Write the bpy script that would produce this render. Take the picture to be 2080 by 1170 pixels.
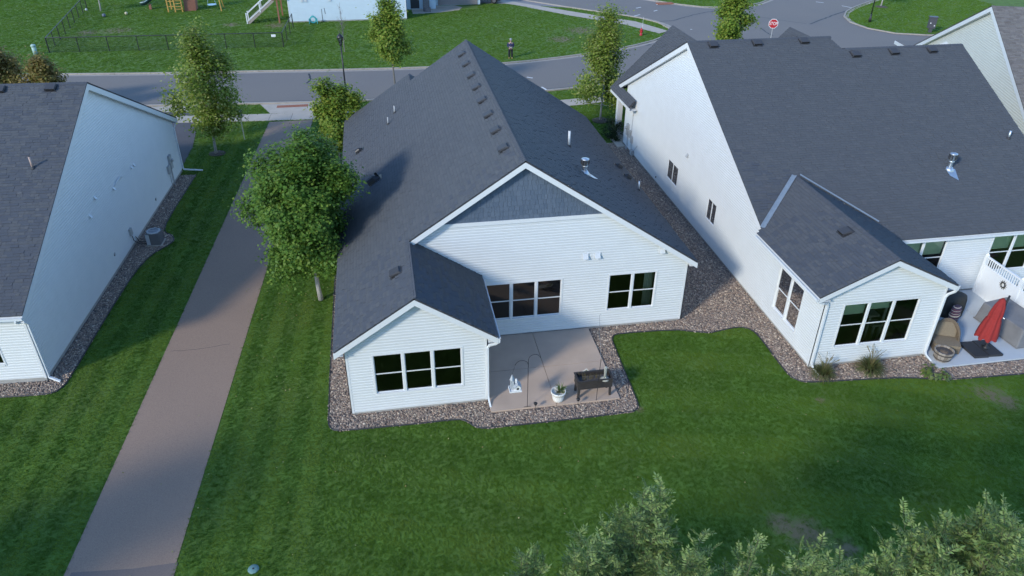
import bpy, math, random
import numpy as np
from mathutils import Vector, Matrix, Euler
R = math.radians
for o in list(bpy.data.objects): bpy.data.objects.remove(o)
SC = bpy.context.scene; COL = SC.collection
rng = np.random.default_rng(7); random.seed(7)

# ------------------------------------------------------------------ camera
CF, CP, CR, CY, CH = 1525.6, R(31.64), R(0.558), R(10.11), 18.3
_fw = np.array([math.sin(CY)*math.cos(CP), math.cos(CY)*math.cos(CP), -math.sin(CP)])
_r0 = np.array([math.cos(CY), -math.sin(CY), 0.]); _u0 = np.cross(_r0, _fw)
_rt = _r0*math.cos(CR)+_u0*math.sin(CR); _up = -_r0*math.sin(CR)+_u0*math.cos(CR)
CC = np.array([0, 0, CH])
cam = bpy.data.cameras.new('Camera'); camo = bpy.data.objects.new('Camera', cam); COL.objects.link(camo)
cam.sensor_width = 36; cam.lens = CF/2080*36; cam.clip_end = 2000; cam.clip_start = .1
m = Matrix.Identity(4)
for i in range(3): m[i][0], m[i][1], m[i][2], m[i][3] = _rt[i], _up[i], -_fw[i], CC[i]
camo.matrix_world = m; SC.camera = camo
def ray(px, py): return _fw+_rt*((px-1040)/CF)-_up*((py-585)/CF)
def G(px, py, z=0.):                     # photo pixel -> point on the level z
    d = ray(px, py); return CC+d*((z-CH)/d[2])
def G2(px, py, z=0.): p = G(px, py, z); return (p[0], p[1])
def proj(P):
    q = np.asarray(P, float)-CC; z = q@_fw
    return np.stack([1040+CF*(q@_rt)/z, 585-CF*(q@_up)/z, z], -1)
def hz(x, y, py):                        # height above (x,y) seen at picture row py
    a, b = -1., 17.
    for _ in range(40):
        c = (a+b)/2
        if proj((x, y, c))[1] > py: a = c
        else: b = c
    return a

# ------------------------------------------------------------------ world and sun
SUN_AZ, SUN_EL = 37., 26.                # travel direction of the light in the ground plane, elevation
w = bpy.data.worlds.new('World'); SC.world = w; w.use_nodes = True
nt = w.node_tree; bg = nt.nodes['Background']
sky = nt.nodes.new('ShaderNodeTexSky'); sky.sky_type = 'NISHITA'; sky.sun_disc = False
sky.sun_elevation = R(SUN_EL); sky.sun_rotation = R(233); sky.air_density = 1.0; sky.dust_density = 0.1; sky.ozone_density = 5.0
nt.links.new(sky.outputs[0], bg.inputs[0]); bg.inputs[1].default_value = .15
sl = bpy.data.lights.new('Sun', 'SUN'); sl.energy = 1.5; sl.angle = R(7.0); sl.color = (1, .95, .83)
so = bpy.data.objects.new('Sun', sl); COL.objects.link(so)
_d = Vector((math.cos(R(SUN_AZ))*math.cos(R(SUN_EL)), math.sin(R(SUN_AZ))*math.cos(R(SUN_EL)), -math.sin(R(SUN_EL))))
so.rotation_euler = _d.to_track_quat('-Z', 'Y').to_euler(); so.location = (-20, -10, 40)
vs = SC.view_settings; vs.view_transform = 'Standard'; vs.look = 'None'; vs.exposure = 1.15; vs.gamma = 1
try: vs.use_curve_mapping = False
except Exception: pass

# ------------------------------------------------------------------ materials
MATS = {}
def mat(name, col, rough=.7, var=0., scale=4., bump=0., bscale=None, island=None, metal=0., spec=None, tl=0., detail=4, wear=None, coord='Object'):
    """island: list of colours chosen per separate piece; var: brightness noise; bump: fine relief; wear: (colour, scale, amount)"""
    if name in MATS: return MATS[name]
    M = bpy.data.materials.new(name); M.use_nodes = True; n = M.node_tree.nodes; l = M.node_tree.links
    b = n['Principled BSDF']; out = n['Material Output']
    b.inputs['Roughness'].default_value = rough; b.inputs['Metallic'].default_value = metal
    if spec is not None: b.inputs['Specular IOR Level'].default_value = spec
    tc = n.new('ShaderNodeTexCoord')
    if island:
        g = n.new('ShaderNodeNewGeometry'); oi = n.new('ShaderNodeObjectInfo')
        ad = n.new('ShaderNodeMath'); ad.operation = 'ADD'; l.new(g.outputs['Random Per Island'], ad.inputs[0]); l.new(oi.outputs['Random'], ad.inputs[1])
        fr = n.new('ShaderNodeMath'); fr.operation = 'FRACT'; l.new(ad.outputs[0], fr.inputs[0])
        rp = n.new('ShaderNodeValToRGB'); cr = rp.color_ramp
        while len(cr.elements) < len(island): cr.elements.new(.5)
        for i, c in enumerate(island):
            cr.elements[i].position = i/(len(island)-1); cr.elements[i].color = (*c, 1)
        l.new(fr.outputs[0], rp.inputs[0]); cur = rp.outputs[0]
    else:
        rgb = n.new('ShaderNodeRGB'); rgb.outputs[0].default_value = (*col, 1); cur = rgb.outputs[0]
    if wear:
        wn = n.new('ShaderNodeTexNoise'); wn.inputs['Scale'].default_value = wear[1]; wn.inputs['Detail'].default_value = 6; l.new(tc.outputs[coord], wn.inputs['Vector'])
        wr = n.new('ShaderNodeMapRange'); wr.inputs[1].default_value = .45; wr.inputs[2].default_value = .75; wr.inputs[4].default_value = wear[2]; l.new(wn.outputs[0], wr.inputs[0])
        mx = n.new('ShaderNodeMix'); mx.data_type = 'RGBA'; l.new(wr.outputs[0], mx.inputs[0]); l.new(cur, mx.inputs[6]); mx.inputs[7].default_value = (*wear[0], 1); cur = mx.outputs[2]
    if var:
        no = n.new('ShaderNodeTexNoise'); no.inputs['Scale'].default_value = scale; no.inputs['Detail'].default_value = detail; l.new(tc.outputs[coord], no.inputs['Vector'])
        mr = n.new('ShaderNodeMapRange'); mr.inputs[1].default_value = .25; mr.inputs[2].default_value = .75; mr.inputs[3].default_value = 1-var; mr.inputs[4].default_value = 1+var; l.new(no.outputs[0], mr.inputs[0])
        vm = n.new('ShaderNodeVectorMath'); vm.operation = 'SCALE'; l.new(cur, vm.inputs[0]); l.new(mr.outputs[0], vm.inputs['Scale']); cur = vm.outputs[0]
    l.new(cur, b.inputs['Base Color'])
    if bump:
        bn = n.new('ShaderNodeTexNoise'); bn.inputs['Scale'].default_value = bscale or scale*6; bn.inputs['Detail'].default_value = 3; l.new(tc.outputs[coord], bn.inputs['Vector'])
        bp = n.new('ShaderNodeBump'); bp.inputs['Strength'].default_value = bump; bp.inputs['Distance'].default_value = .02; l.new(bn.outputs[0], bp.inputs['Height']); l.new(bp.outputs[0], b.inputs['Normal'])
    if tl:
        t = n.new('ShaderNodeBsdfTranslucent'); l.new(cur, t.inputs[0]); ms = n.new('ShaderNodeMixShader'); ms.inputs[0].default_value = tl
        l.new(b.outputs[0], ms.inputs[1]); l.new(t.outputs[0], ms.inputs[2]); l.new(ms.outputs[0], out.inputs[0])
    MATS[name] = M; return M
def glass(name, tint, rough=.02):
    if name in MATS: return MATS[name]
    M = bpy.data.materials.new(name); M.use_nodes = True; n = M.node_tree.nodes; l = M.node_tree.links
    n.remove(n['Principled BSDF']); tr = n.new('ShaderNodeBsdfTransparent'); tr.inputs[0].default_value = (*tint, 1)
    gl = n.new('ShaderNodeBsdfGlossy'); gl.inputs['Roughness'].default_value = rough
    fr = n.new('ShaderNodeFresnel'); fr.inputs[0].default_value = 1.85; ms = n.new('ShaderNodeMixShader')
    l.new(fr.outputs[0], ms.inputs[0]); l.new(tr.outputs[0], ms.inputs[1]); l.new(gl.outputs[0], ms.inputs[2]); l.new(ms.outputs[0], n['Material Output'].inputs[0])
    MATS[name] = M; return M
def veil(name, col, a):                   # woven wire too fine to build
    M = bpy.data.materials.new(name); M.use_nodes = True; n = M.node_tree.nodes; l = M.node_tree.links
    b = n['Principled BSDF']; b.inputs['Base Color'].default_value = (*col, 1); tr = n.new('ShaderNodeBsdfTransparent'); ms = n.new('ShaderNodeMixShader'); ms.inputs[0].default_value = a
    l.new(tr.outputs[0], ms.inputs[1]); l.new(b.outputs[0], ms.inputs[2]); l.new(ms.outputs[0], n['Material Output'].inputs[0]); return M
SIDING = mat('vinyl_white', (.62, .64, .64), .5, .03, 1.5)
SIDING_B = mat('vinyl_beige', (.56, .56, .50), .5, .03, 1.5)
SIDING_F = mat('vinyl_pale_blue', (.50, .60, .66), .5, .03, 1.5)
TRIM = mat('white_trim', (.67, .685, .69), .4, .02, 3)
ALU = mat('white_aluminium', (.66, .69, .71), .35, .03, 5)
SHING = mat('roof_shingles', None, .9, .10, 60, .25, 180, island=[(.063, .070, .083), (.070, .077, .090), (.065, .072, .085), (.076, .082, .094), (.063, .070, .084), (.071, .078, .090)])
SHING3 = mat('roof_shingles_brown', None, .9, .12, 60, .25, 180, island=[(.13, .115, .105), (.18, .165, .15), (.145, .13, .12), (.20, .18, .165)])
DECK = mat('roof_edge', (.05, .05, .055), .9)
SHAKE = mat('blue_grey_shakes', None, .65, .12, 30, .3, 90, island=[(0.086, 0.116, 0.163), (0.098, 0.129, 0.176), (0.077, 0.107, 0.153), (0.106, 0.138, 0.186)])
FOUND = mat('foundation_concrete', (.34, .33, .31), .9, .15, 3, .3, 40)
CONC = mat('patio_concrete', (.47, .355, .275), .85, .08, 1.2, .15, 60, wear=((.41, .31, .24), .7, .5))
CONC2 = mat('pale_patio_concrete', (.46, .49, .51), .8, .06, 1.2, .1, 60)
WALK = mat('sidewalk_concrete', (.43, .375, .31), .9, .10, 1.5, .2, 40, coord='Object')
KERB = mat('kerb_concrete', (.35, .31, .265), .9, .12, 1.5, .2, 40)
PATHM = mat('path_asphalt', (.300, .205, .148), .9, .20, 38, .5, 60, wear=((.262, .182, .135), .3, .5), detail=8)
ROAD = mat('road_asphalt', (.190, .170, .152), .9, .12, 25, .3, 40, wear=((.16, .148, .14), .12, .7), detail=8)
DRIVE = mat('driveway_asphalt', (.085, .08, .085), .9, .1, .5, .3, 40)
SEAL = mat('crack_sealant', (.02, .02, .022), .6)
PAINT = mat('road_paint', (.68, .68, .66), .7, .1, 8)
TERRA = mat('terracotta_strip', (.30, .11, .06), .8, .1, 10)
METAL = mat('galvanised_steel', (.60, .64, .67), .45, .08, 6, metal=.9)
BLACK = mat('black_metal', (.018, .018, .02), .45)
BLACKP = mat('black_plastic', (.03, .03, .033), .6)
GREYP = mat('grey_utility_paint', (.36, .37, .37), .55, .05, 4)
PVC = mat('white_pvc', (.60, .62, .63), .4)
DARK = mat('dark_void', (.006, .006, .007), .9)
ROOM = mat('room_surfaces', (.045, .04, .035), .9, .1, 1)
PANE = glass('window_glass', (.82, .86, .82)); PANES = glass('screened_glass', (.55, .57, .56), .06)
BARK = mat('bark', (.17, .155, .135), .95, .2, 12, .6, 30)
BARKP = mat('pale_bark', (.34, .32, .29), .9, .15, 12, .4, 30)
SOIL = mat('bed_soil', (.11, .095, .09), .95, .3, 14, .8, 40)
MULCH = mat('mulch', (.085, .06, .05), .95, .35, 25, .8, 60)

# ------------------------------------------------------------------ mesh helpers
def new_mesh(name, V, F, smooth=False):
    me = bpy.data.meshes.new(name)
    if isinstance(V, np.ndarray) and isinstance(F, np.ndarray):
        k = F.shape[1]; me.vertices.add(len(V)); me.vertices.foreach_set('co', V.astype(np.float32).ravel())
        me.loops.add(F.size); me.loops.foreach_set('vertex_index', F.astype(np.int32).ravel())
        me.polygons.add(len(F)); me.polygons.foreach_set('loop_start', np.arange(0, F.size, k, dtype=np.int32))
        try: me.polygons.foreach_set('loop_total', np.full(len(F), k, dtype=np.int32))
        except Exception: pass
        me.update(calc_edges=True); me.validate()
    else:
        me.from_pydata([tuple(map(float, v)) for v in V], [], F); me.update()
    if smooth: me.polygons.foreach_set('use_smooth', [True]*len(me.polygons))
    return me
def link(name, me, mt, parent=None):
    o = bpy.data.objects.new(name, me); COL.objects.link(o)
    if mt is not None and not me.materials: me.materials.append(mt)
    if parent is not None: o.parent = parent
    return o
def tag(o, label=None, cat=None, group=None, kind=None):
    if label: o['label'] = label
    if cat: o['category'] = cat
    if group: o['group'] = group
    if kind: o['kind'] = kind
    return o
def thing(name, loc, label, cat, rz=0., group=None):
    o = bpy.data.objects.new(name, None); COL.objects.link(o); o.location = loc; o.rotation_euler = (0, 0, rz); o.empty_display_size = .2
    return tag(o, label, cat, group)
def copy_tree(o, loc=None, rz=None, label=None, parent=None):
    c = o.copy(); COL.objects.link(c); c.parent = parent
    if loc is not None: c.location = loc
    if rz is not None: c.rotation_euler = (0, 0, rz)
    if label: c['label'] = label
    for ch in o.children: copy_tree(ch, parent=c)
    return c
def unit(v): v = np.asarray(v, float); return v/np.linalg.norm(v)
Z = np.array([0., 0, 1]); X = np.array([1., 0, 0]); Y = np.array([0., 1, 0])
class MB:
    def __init__(s): s.v = []; s.f = []
    def add(s, V, F):
        b = len(s.v); s.v += [tuple(map(float, p)) for p in V]; s.f += [tuple(i+b for i in q) for q in F]; return s
    def quad(s, *p): return s.add(p, [tuple(range(len(p)))])
    def ob(s, o, a, b, c):               # box from corner o along three edge vectors
        o, a, b, c = map(lambda q: np.asarray(q, float), (o, a, b, c))
        V = [o, o+a, o+a+b, o+b, o+c, o+a+c, o+a+b+c, o+b+c]
        return s.add(V, [(0, 3, 2, 1), (4, 5, 6, 7), (0, 1, 5, 4), (1, 2, 6, 5), (2, 3, 7, 6), (3, 0, 4, 7)])
    def box(s, a, b): a = np.asarray(a, float); b = np.asarray(b, float); d = b-a; return s.ob(a, (d[0], 0, 0), (0, d[1], 0), (0, 0, d[2]))
    def prism(s, P, h):                  # polygon of 3D points swept by vector h
        P = [np.asarray(p, float) for p in P]; n = len(P); h = np.asarray(h, float)
        return s.add(P+[p+h for p in P], [tuple(range(n))[::-1], tuple(range(n, 2*n))]+[(i, (i+1) % n, n+(i+1) % n, n+i) for i in range(n)])
    def tube(s, path, r, n=6, cap=True):
        P = [np.asarray(p, float) for p in path]; k = len(P); rr = r if hasattr(r, '__len__') else [r]*k
        V = []; ref = None
        for i in range(k):
            t = unit(P[min(i+1, k-1)]-P[max(i-1, 0)])
            if ref is None: ref = Z if abs(t[2]) < .9 else X
            a = unit(np.cross(t, ref)); ref = np.cross(a, t); b = ref
            V += [P[i]+rr[i]*(math.cos(2*math.pi*j/n)*a+math.sin(2*math.pi*j/n)*b) for j in range(n)]
        F = [(i*n+j, i*n+(j+1) % n, (i+1)*n+(j+1) % n, (i+1)*n+j) for i in range(k-1) for j in range(n)]
        if cap: F += [tuple(range(n))[::-1], tuple(range((k-1)*n, k*n))]
        return s.add(V, F)
    def rtube(s, path, w, h, side):      # rectangular duct; side = fixed width direction
        P = [np.asarray(p, float) for p in path]; k = len(P); V = []; a = unit(side)
        for i in range(k):
            t = unit(P[min(i+1, k-1)]-P[max(i-1, 0)]); b = unit(np.cross(t, a))
            V += [P[i]+a*w/2*x+b*h/2*y for x, y in ((-1, -1), (1, -1), (1, 1), (-1, 1))]
        F = [(i*4+j, i*4+(j+1) % 4, (i+1)*4+(j+1) % 4, (i+1)*4+j) for i in range(k-1) for j in range(4)]
        return s.add(V, F+[(3, 2, 1, 0), (k*4-4, k*4-3, k*4-2, k*4-1)])
    def lathe(s, prof, c=(0, 0, 0), n=12, sx=1., sy=1.):
        V = []; k = len(prof)
        for r, z in prof: V += [(c[0]+sx*r*math.cos(2*math.pi*j/n), c[1]+sy*r*math.sin(2*math.pi*j/n), c[2]+z) for j in range(n)]
        F = [(i*n+j, i*n+(j+1) % n, (i+1)*n+(j+1) % n, (i+1)*n+j) for i in range(k-1) for j in range(n)]
        return s.add(V, F+[tuple(range(n))[::-1], tuple(range((k-1)*n, k*n))])
    def build(s, name, mt, parent=None, smooth=False, kind=None, label=None):
        o = link(name, new_mesh(name, s.v, s.f, smooth), mt, parent)
        if kind: o['kind'] = kind
        if label: o['label'] = label
        return o
def inside(P, poly):
    x, y = P[:, 0], P[:, 1]; r = np.zeros(len(P), bool); n = len(poly)
    for i in range(n):
        x1, y1 = poly[i]; x2, y2 = poly[(i+1) % n]
        if y1 == y2: continue
        c = ((y1 > y) != (y2 > y)) & (x < (x2-x1)*(y-y1)/(y2-y1)+x1); r ^= c
    return r
def flat(name, poly, z, mt, kind='structure', parent=None, thick=0.):
    from mathutils.geometry import tessellate_polygon
    V = [Vector((p[0], p[1], z)) for p in poly]; F = [tuple(t) for t in tessellate_polygon([V])]
    mb = MB(); mb.add(V, F); n = len(poly)
    if thick: mb.add([(p[0], p[1], z) for p in poly]+[(p[0], p[1], z-thick) for p in poly], [(i, (i+1) % n, n+(i+1) % n, n+i) for i in range(n)])
    return mb.build(name, mt, parent, kind=kind)
def smooth_line(P, it=2):
    P = [np.asarray(p, float) for p in P]
    for _ in range(it):
        Q = [P[0]]
        for a, b in zip(P[:-1], P[1:]): Q += [a*.75+b*.25, a*.25+b*.75]
        P = Q+[P[-1]]
    return P
def offset_line(P, d):                  # to the left of travel
    P = [np.asarray(p, float)[:2] for p in P]; out = []
    for i in range(len(P)):
        t = unit(P[min(i+1, len(P)-1)]-P[max(i-1, 0)]); out.append(P[i]+d*np.array([-t[1], t[0]]))
    return out

# ================================================================== SETTING
# street outline (world metres, read from the kerb lines)
FAR = [(-70, 73.5), (-45, 71), (-25.2, 68.9), (-17.5, 68.1), (-11.9, 67.8), (-6., 67.3), (-.6, 67.0), (3.8, 66.8), (11., 67.1), (15.3, 68.1), (19.8, 69.5), (23.7, 71.2), (26., 72.5), (28.3, 74.2), (29.9, 76.), (30.9, 78.5), (30.8, 80.5), (30., 82.6), (28.4, 85), (23.1, 89.9), (17.9, 95.6), (6, 108)]
FAR2 = [(22, 106), (33.4, 93.6), (34.9, 91.6), (37.9, 88.5), (40.8, 87.6), (44.4, 88.2), (47.1, 90.2), (51, 94), (60, 104)]
RIGHT = [(76, 100), (61.7, 89.7), (56.2, 85.6), (53.6, 82.9), (52.3, 80.5), (51.7, 78), (52.0, 75.3), (53.4, 73), (55.7, 72.0), (64, 70.5), (90, 69)]
NEAR = [(-70, 63.5), (-45, 61.5), (-17.9, 59.4), (-10.3, 58.8), (-5.6, 58.45), (-.7, 58.3), (6, 58.3), (13.2, 58.7), (16.1, 59.2), (22, 60.8), (30, 62.8), (40, 63.2), (55, 62.2), (90, 60)]
FAR, FAR2, RIGHT, NEAR = [[tuple(p) for p in smooth_line(q, 1)] for q in (FAR, FAR2, RIGHT, NEAR)]
ROADPOLY = NEAR+RIGHT[::-1]+FAR2[::-1]+FAR[::-1]
th0 = R(2.85)
pu = np.array([math.sin(th0), math.cos(th0)]); pr = np.array([math.cos(th0), -math.sin(th0)])
PL = np.array([-10.05, 15.9])+.0*pu; 
def PLn(t): return PL+pu*t
def PRt(t): return PL+pu*t+pr*3.06
PATHPOLY = [tuple(PLn(-14)), tuple(PRt(-14)), tuple(PRt(38.65)), tuple(PLn(38.5))]
BED1 = [(-2.85, 45.5), (-2.9, 30), (-2.88, 21.2), (-2.75, 20.8), (-2.45, 20.66), (.3, 20.6), (1.75, 20.62), (2.05, 20.45), (2.3, 20.1), (2.65, 19.95), (8.05, 19.95), (8.38, 20.15), (8.45, 20.5), (8.6, 24.3), (8.7, 24.7), (9., 24.88), (11.5, 24.78), (12.4, 24.45), (12.9, 24.3), (13.4, 24.4), (14.3, 24.55), (14.75, 24.3), (14.85, 23.6), (14.8, 21.5), (14.85, 20.95), (15.1, 20.62), (15.6, 20.5), (17.7, 20.35), (19.3, 20.2), (20.8, 19.8), (24.1, 19.65), (30, 19.5), (30, 23), (16.2, 23), (16.2, 46.6), (13, 46.6), (13, 45.5)]
BED0 = [(-30, 25.3), (-16, 24.62), (-13.3, 24.45), (-12.95, 24.6), (-12.75, 25.1), (-12.55, 30), (-12.3, 33.5), (-11.9, 35.2), (-11.35, 35.9), (-11.1, 36.5), (-11.3, 37.1), (-11.85, 37.6), (-11.95, 39), (-11.55, 45.2), (-12.6, 45.2), (-13.2, 32), (-14, 26.2), (-30, 27)]
SWALK = [smooth_line([(-70, 60.4), (-45, 58.6), (-15, 56.65), (-8.1, 56.1), (0, 55.8), (8, 55.8), (13.8, 56.15), (16.5, 56.7), (22, 58.2), (30, 60.2), (40, 60.7)], 1), None]
def swz(t): return t
DRIVE0 = [(-13.0, 44.9), (-12.62, 46.5), (-12.6, 50), (-12.9, 53), (-13.3, 54.75), (-14.2, 59.05), (-22, 59.6), (-21.6, 44.5)]
HOUSE_FP = [[(-2, 21.4), (2.93, 21.4), (2.93, 25.4), (11.93, 25.4), (11.93, 43.2), (-2, 44.5)], [(15.8, 21.4), (20.9, 21.4), (20.9, 25.6), (31, 25.6), (31, 47), (15.8, 47)], [(-13.5, 25.3), (-12.45, 45.9), (-28, 46.7), (-29, 26)],
            [(-9.1, 86.7), (3.4, 86.7), (3.4, 91), (12, 91), (12, 100), (-9.1, 100)]]
PATIO1 = [(2.96, 20.74), (7.84, 20.72), (7.84, 25.42), (2.96, 25.42)]
PATIO2 = [(20.9, 20.5), (28.5, 20.4), (28.5, 25.6), (20.9, 25.6)]
DRIVE_F = [(7, 93.2), (10.2, 94.8), (16.2, 93.3), (23.2, 89.9), (17.9, 95.6), (8, 107), (7, 100)]
ENTRY_F = [(4.2, 89.2), (7.3, 89.6), (9.6, 90.6), (10.2, 92.2), (9.4, 93.4), (4.2, 93.2)]
SW2 = [(6.5, 99.5), (13.7, 95.4), (16.8, 92.4), (21.6, 86.2), (26.6, 80.8), (28.9, 76.4), (30.2, 77.4), (28.2, 82.2), (23.0, 87.6), (18.0, 93.2), (14.5, 97), (8, 103)]

GRASSG = mat('lawn_ground', (.085, .165, .018), .95, .22, 1.2, .9, 70, wear=((.105, .140, .032), .35, .5), detail=8)
bare = [(G2(2010, 800), 1.0), (G2(2045, 815), .8), (G2(1640, 1085), 1.2), (G2(1665, 812), .3), (G2(1590, 1065), .8), (G2(1720, 1115), .7), (G2(470, 50), 1.6), (G2(560, 52), 2.2), (G2(180, 66), 2.2), (G2(240, 62), 2.6), (G2(1180, 62), 3.0), (G2(1140, 80), 2.4), (G2(1300, 832), .3)]
def bare_nodes(M):
    n = M.node_tree.nodes; l = M.node_tree.links; b = n['Principled BSDF']; src = b.inputs['Base Color'].links[0].from_socket; ge = n.new('ShaderNodeNewGeometry'); no = n.new('ShaderNodeTexNoise'); no.inputs['Scale'].default_value = 2.6; no.inputs['Detail'].default_value = 8; l.new(ge.outputs['Position'], no.inputs['Vector']); tot = None
    for c, rr in bare:
        d = n.new('ShaderNodeVectorMath'); d.operation = 'DISTANCE'; l.new(ge.outputs['Position'], d.inputs[0]); d.inputs[1].default_value = (c[0], c[1], 0)
        m_ = n.new('ShaderNodeMapRange'); m_.inputs[1].default_value = rr; m_.inputs[2].default_value = 0; l.new(d.outputs['Value'], m_.inputs[0])
        if tot is None: tot = m_.outputs[0]
        else: mx_ = n.new('ShaderNodeMath'); mx_.operation = 'MAXIMUM'; l.new(tot, mx_.inputs[0]); l.new(m_.outputs[0], mx_.inputs[1]); tot = mx_.outputs[0]
    ad = n.new('ShaderNodeMath'); ad.operation = 'ADD'; l.new(tot, ad.inputs[0]); l.new(no.outputs[0], ad.inputs[1]); th = n.new('ShaderNodeMapRange'); th.inputs[1].default_value = .80; th.inputs[2].default_value = 1.25; l.new(ad.outputs[0], th.inputs[0])
    mm = n.new('ShaderNodeMix'); mm.data_type = 'RGBA'; l.new(th.outputs[0], mm.inputs[0]); l.new(src, mm.inputs[6]); mm.inputs[7].default_value = (.165, .14, .07, 1); l.new(mm.outputs[2], b.inputs['Base Color'])
bare_nodes(GRASSG)
flat('ground', [(-400, -300), (400, -300), (400, 500), (-400, 500)], 0., GRASSG)
flat('road', ROADPOLY, .012, ROAD)
flat('asphalt_path', PATHPOLY, .016, PATHM)
flat('driveway', DRIVE0, .020, DRIVE)
flat('driveway', DRIVE_F, .020, mat('driveway_grey', (.22, .21, .21), .9, .08, .5))
flat('gravel_bed', BED1, .010, SOIL); flat('gravel_bed', BED0, .010, SOIL)

def strip(name, line, w0, w1, z, mt, joint, parent, hgt):
    """kerb or slab pieces cut at regular joints along a line; each piece is an object"""
    L = [np.asarray(p, float)[:2] for p in line]; s = np.r_[0, np.cumsum([np.linalg.norm(b-a) for a, b in zip(L[:-1], L[1:])])]
    a = offset_line(L, w0); b = offset_line(L, w1)
    def at(q, A): 
        return np.array([np.interp(q, s, [p[0] for p in A]), np.interp(q, s, [p[1] for p in A])])
    q = 0.
    while q < s[-1]-.05:
        e = min(q+joint, s[-1]); g = .012
        pts = [at(q+g, a), at(e-g, a), at(e-g, b), at(q+g, b)]
        c = sum(pts)/4; pq = proj((c[0], c[1], 0))
        if pq[2] > 0 and -250 < pq[0] < 2330 and -60 < pq[1] < 1300:
            mb = MB(); mb.prism([(p[0], p[1], z) for p in pts], (0, 0, hgt)); mb.build(name, mt, parent)
        q = e
def gutter(line, sgn):
    L = [np.asarray(p) for p in line]; a = offset_line(L, 0); b = offset_line(L, sgn*.45)
    return a+b[::-1]
for nm, ln, sg in (('far', FAR, -1), ('far2', FAR2, -1), ('right', RIGHT, 1), ('near', NEAR, 1)):
    sg2 = sg
    if nm == 'right': sg2 = 1
    k = flat('kerb', gutter(ln, sg2), .018, KERB)
    strip('kerb_section', ln, 0, -sg2*.16, 0., KERB, 3.0, k, .11)
# sidewalks: panels with joints
sw = flat('sidewalk', [tuple(p[:2]) for p in offset_line(SWALK[0], .02)]+[tuple(p[:2]) for p in offset_line(SWALK[0], -1.5)][::-1], .014, SOIL)
strip('concrete_panel', SWALK[0], 0, -1.5, .0, WALK, 1.55, sw, .034)
sw2 = flat('sidewalk', SW2, .026, WALK)
# ramp where the path meets the street
rp = flat('path_apron', [(-9.3, 58.75), (-8.25, 56.2), (-5.1, 55.9), (-4.0, 58.3)], .030, WALK)
mb = MB(); mb.box((-7.9, 57.45, .031), (-5.6, 58.0, .037))
warn = mb.build('warning_strip', TERRA, rp)
for i in range(14):
    mb = MB(); x0 = -7.82+i*.16
    for j in range(3): mb.lathe([(.045, 0), (.04, .006), (.02, .008)], (x0, 57.56+j*.16, .036), 6)
    mb.build('tactile_dome_row', TERRA, rp)
# driveway apron of the left house
flat('driveway_apron', [(-22, 58.0), (-14.1, 57.5), (-13.6, 58.9), (-22.5, 59.4)], .034, WALK)
flat('entry_walk', ENTRY_F, .024, WALK)
# sealed cracks and paint
def crack(pts, wd=.09, z=.017, j=.12):
    P = smooth_line(pts, 1); Q = []
    for a, b in zip(P[:-1], P[1:]):
        n = max(2, int(np.linalg.norm(np.asarray(b)-a)/.5))
        for i in range(n): Q.append(np.asarray(a)+(np.asarray(b)-a)*i/n+rng.normal(0, j*.4, 2))
    A = offset_line(Q, wd/2); B = offset_line(Q, -wd/2)
    mb = MB(); n = len(Q)
    mb.add([(p[0], p[1], z) for p in A]+[(p[0], p[1], z) for p in B], [(i, i+1, n+i+1, n+i) for i in range(n-1)])
    return mb.build('crack_seal', SEAL, kind='structure')
crack([G2(628, 150), G2(631, 160), G2(626, 170)], .14, j=.2)
crack([G2(1105, 6), G2(1290, 36), G2(1350, 47), G2(1420, 27), G2(1470, 20)], .18)
crack([G2(1535, 33), G2(1590, 42), G2(1645, 49)], .1); crack([G2(1645, 49), G2(1700, 28), G2(1775, 4)], .22)
crack([G2(1545, 57), G2(1560, 68), G2(1572, 73)], .15); crack([G2(1308, 92), G2(1322, 90)], .3)
crack([G2(1180, 120), G2(1196, 124)], .12); crack(offset_line(NEAR[4:22], -.0+.47), .10, .0195, .03)
crack([G2(348, 713), G2(385, 712), G2(430, 705), G2(470, 698)], .016, .018, .05)
fl = flat('path_patch', [tuple(PLn(-14)), tuple(PRt(-14)), G2(362, 1143), G2(270, 1156), G2(145, 1164)], .0185, mat('path_patch_asphalt', (.18, .14, .12), .9, .15, 38, .4, 45))
def paint(a, b, wd=.14):
    a = np.array(a); b = np.array(b); t = unit(b-a); n = np.array([-t[1], t[0]])*wd/2
    mb = MB(); mb.quad(*[(p[0], p[1], .0205) for p in (a-n, b-n, b+n, a+n)]); mb.build('road_marking', PAINT, kind='structure')
for a, b in (((1070, 157), (1082, 159)), ((1100, 177), (1112, 184)), ((1292, 17), (1302, 15)), ((1328, 23), (1335, 21)), ((1333, 10), (1347, 7)), ((1288, 33), (1300, 30)), ((1402, 60), (1406, 60)), ((1657, 4), (1673, 6)), ((1710, 12), (1730, 16))):
    paint(G2(*a), G2(*b), .16)
mb = MB(); q = np.array(G2(1350, 8)); mb.box((q[0]-1.0, q[1]-.4, .02), (q[0]+1.0, q[1]+.4, .13)); mb.build('storm_inlet', TERRA, kind='structure')

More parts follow.
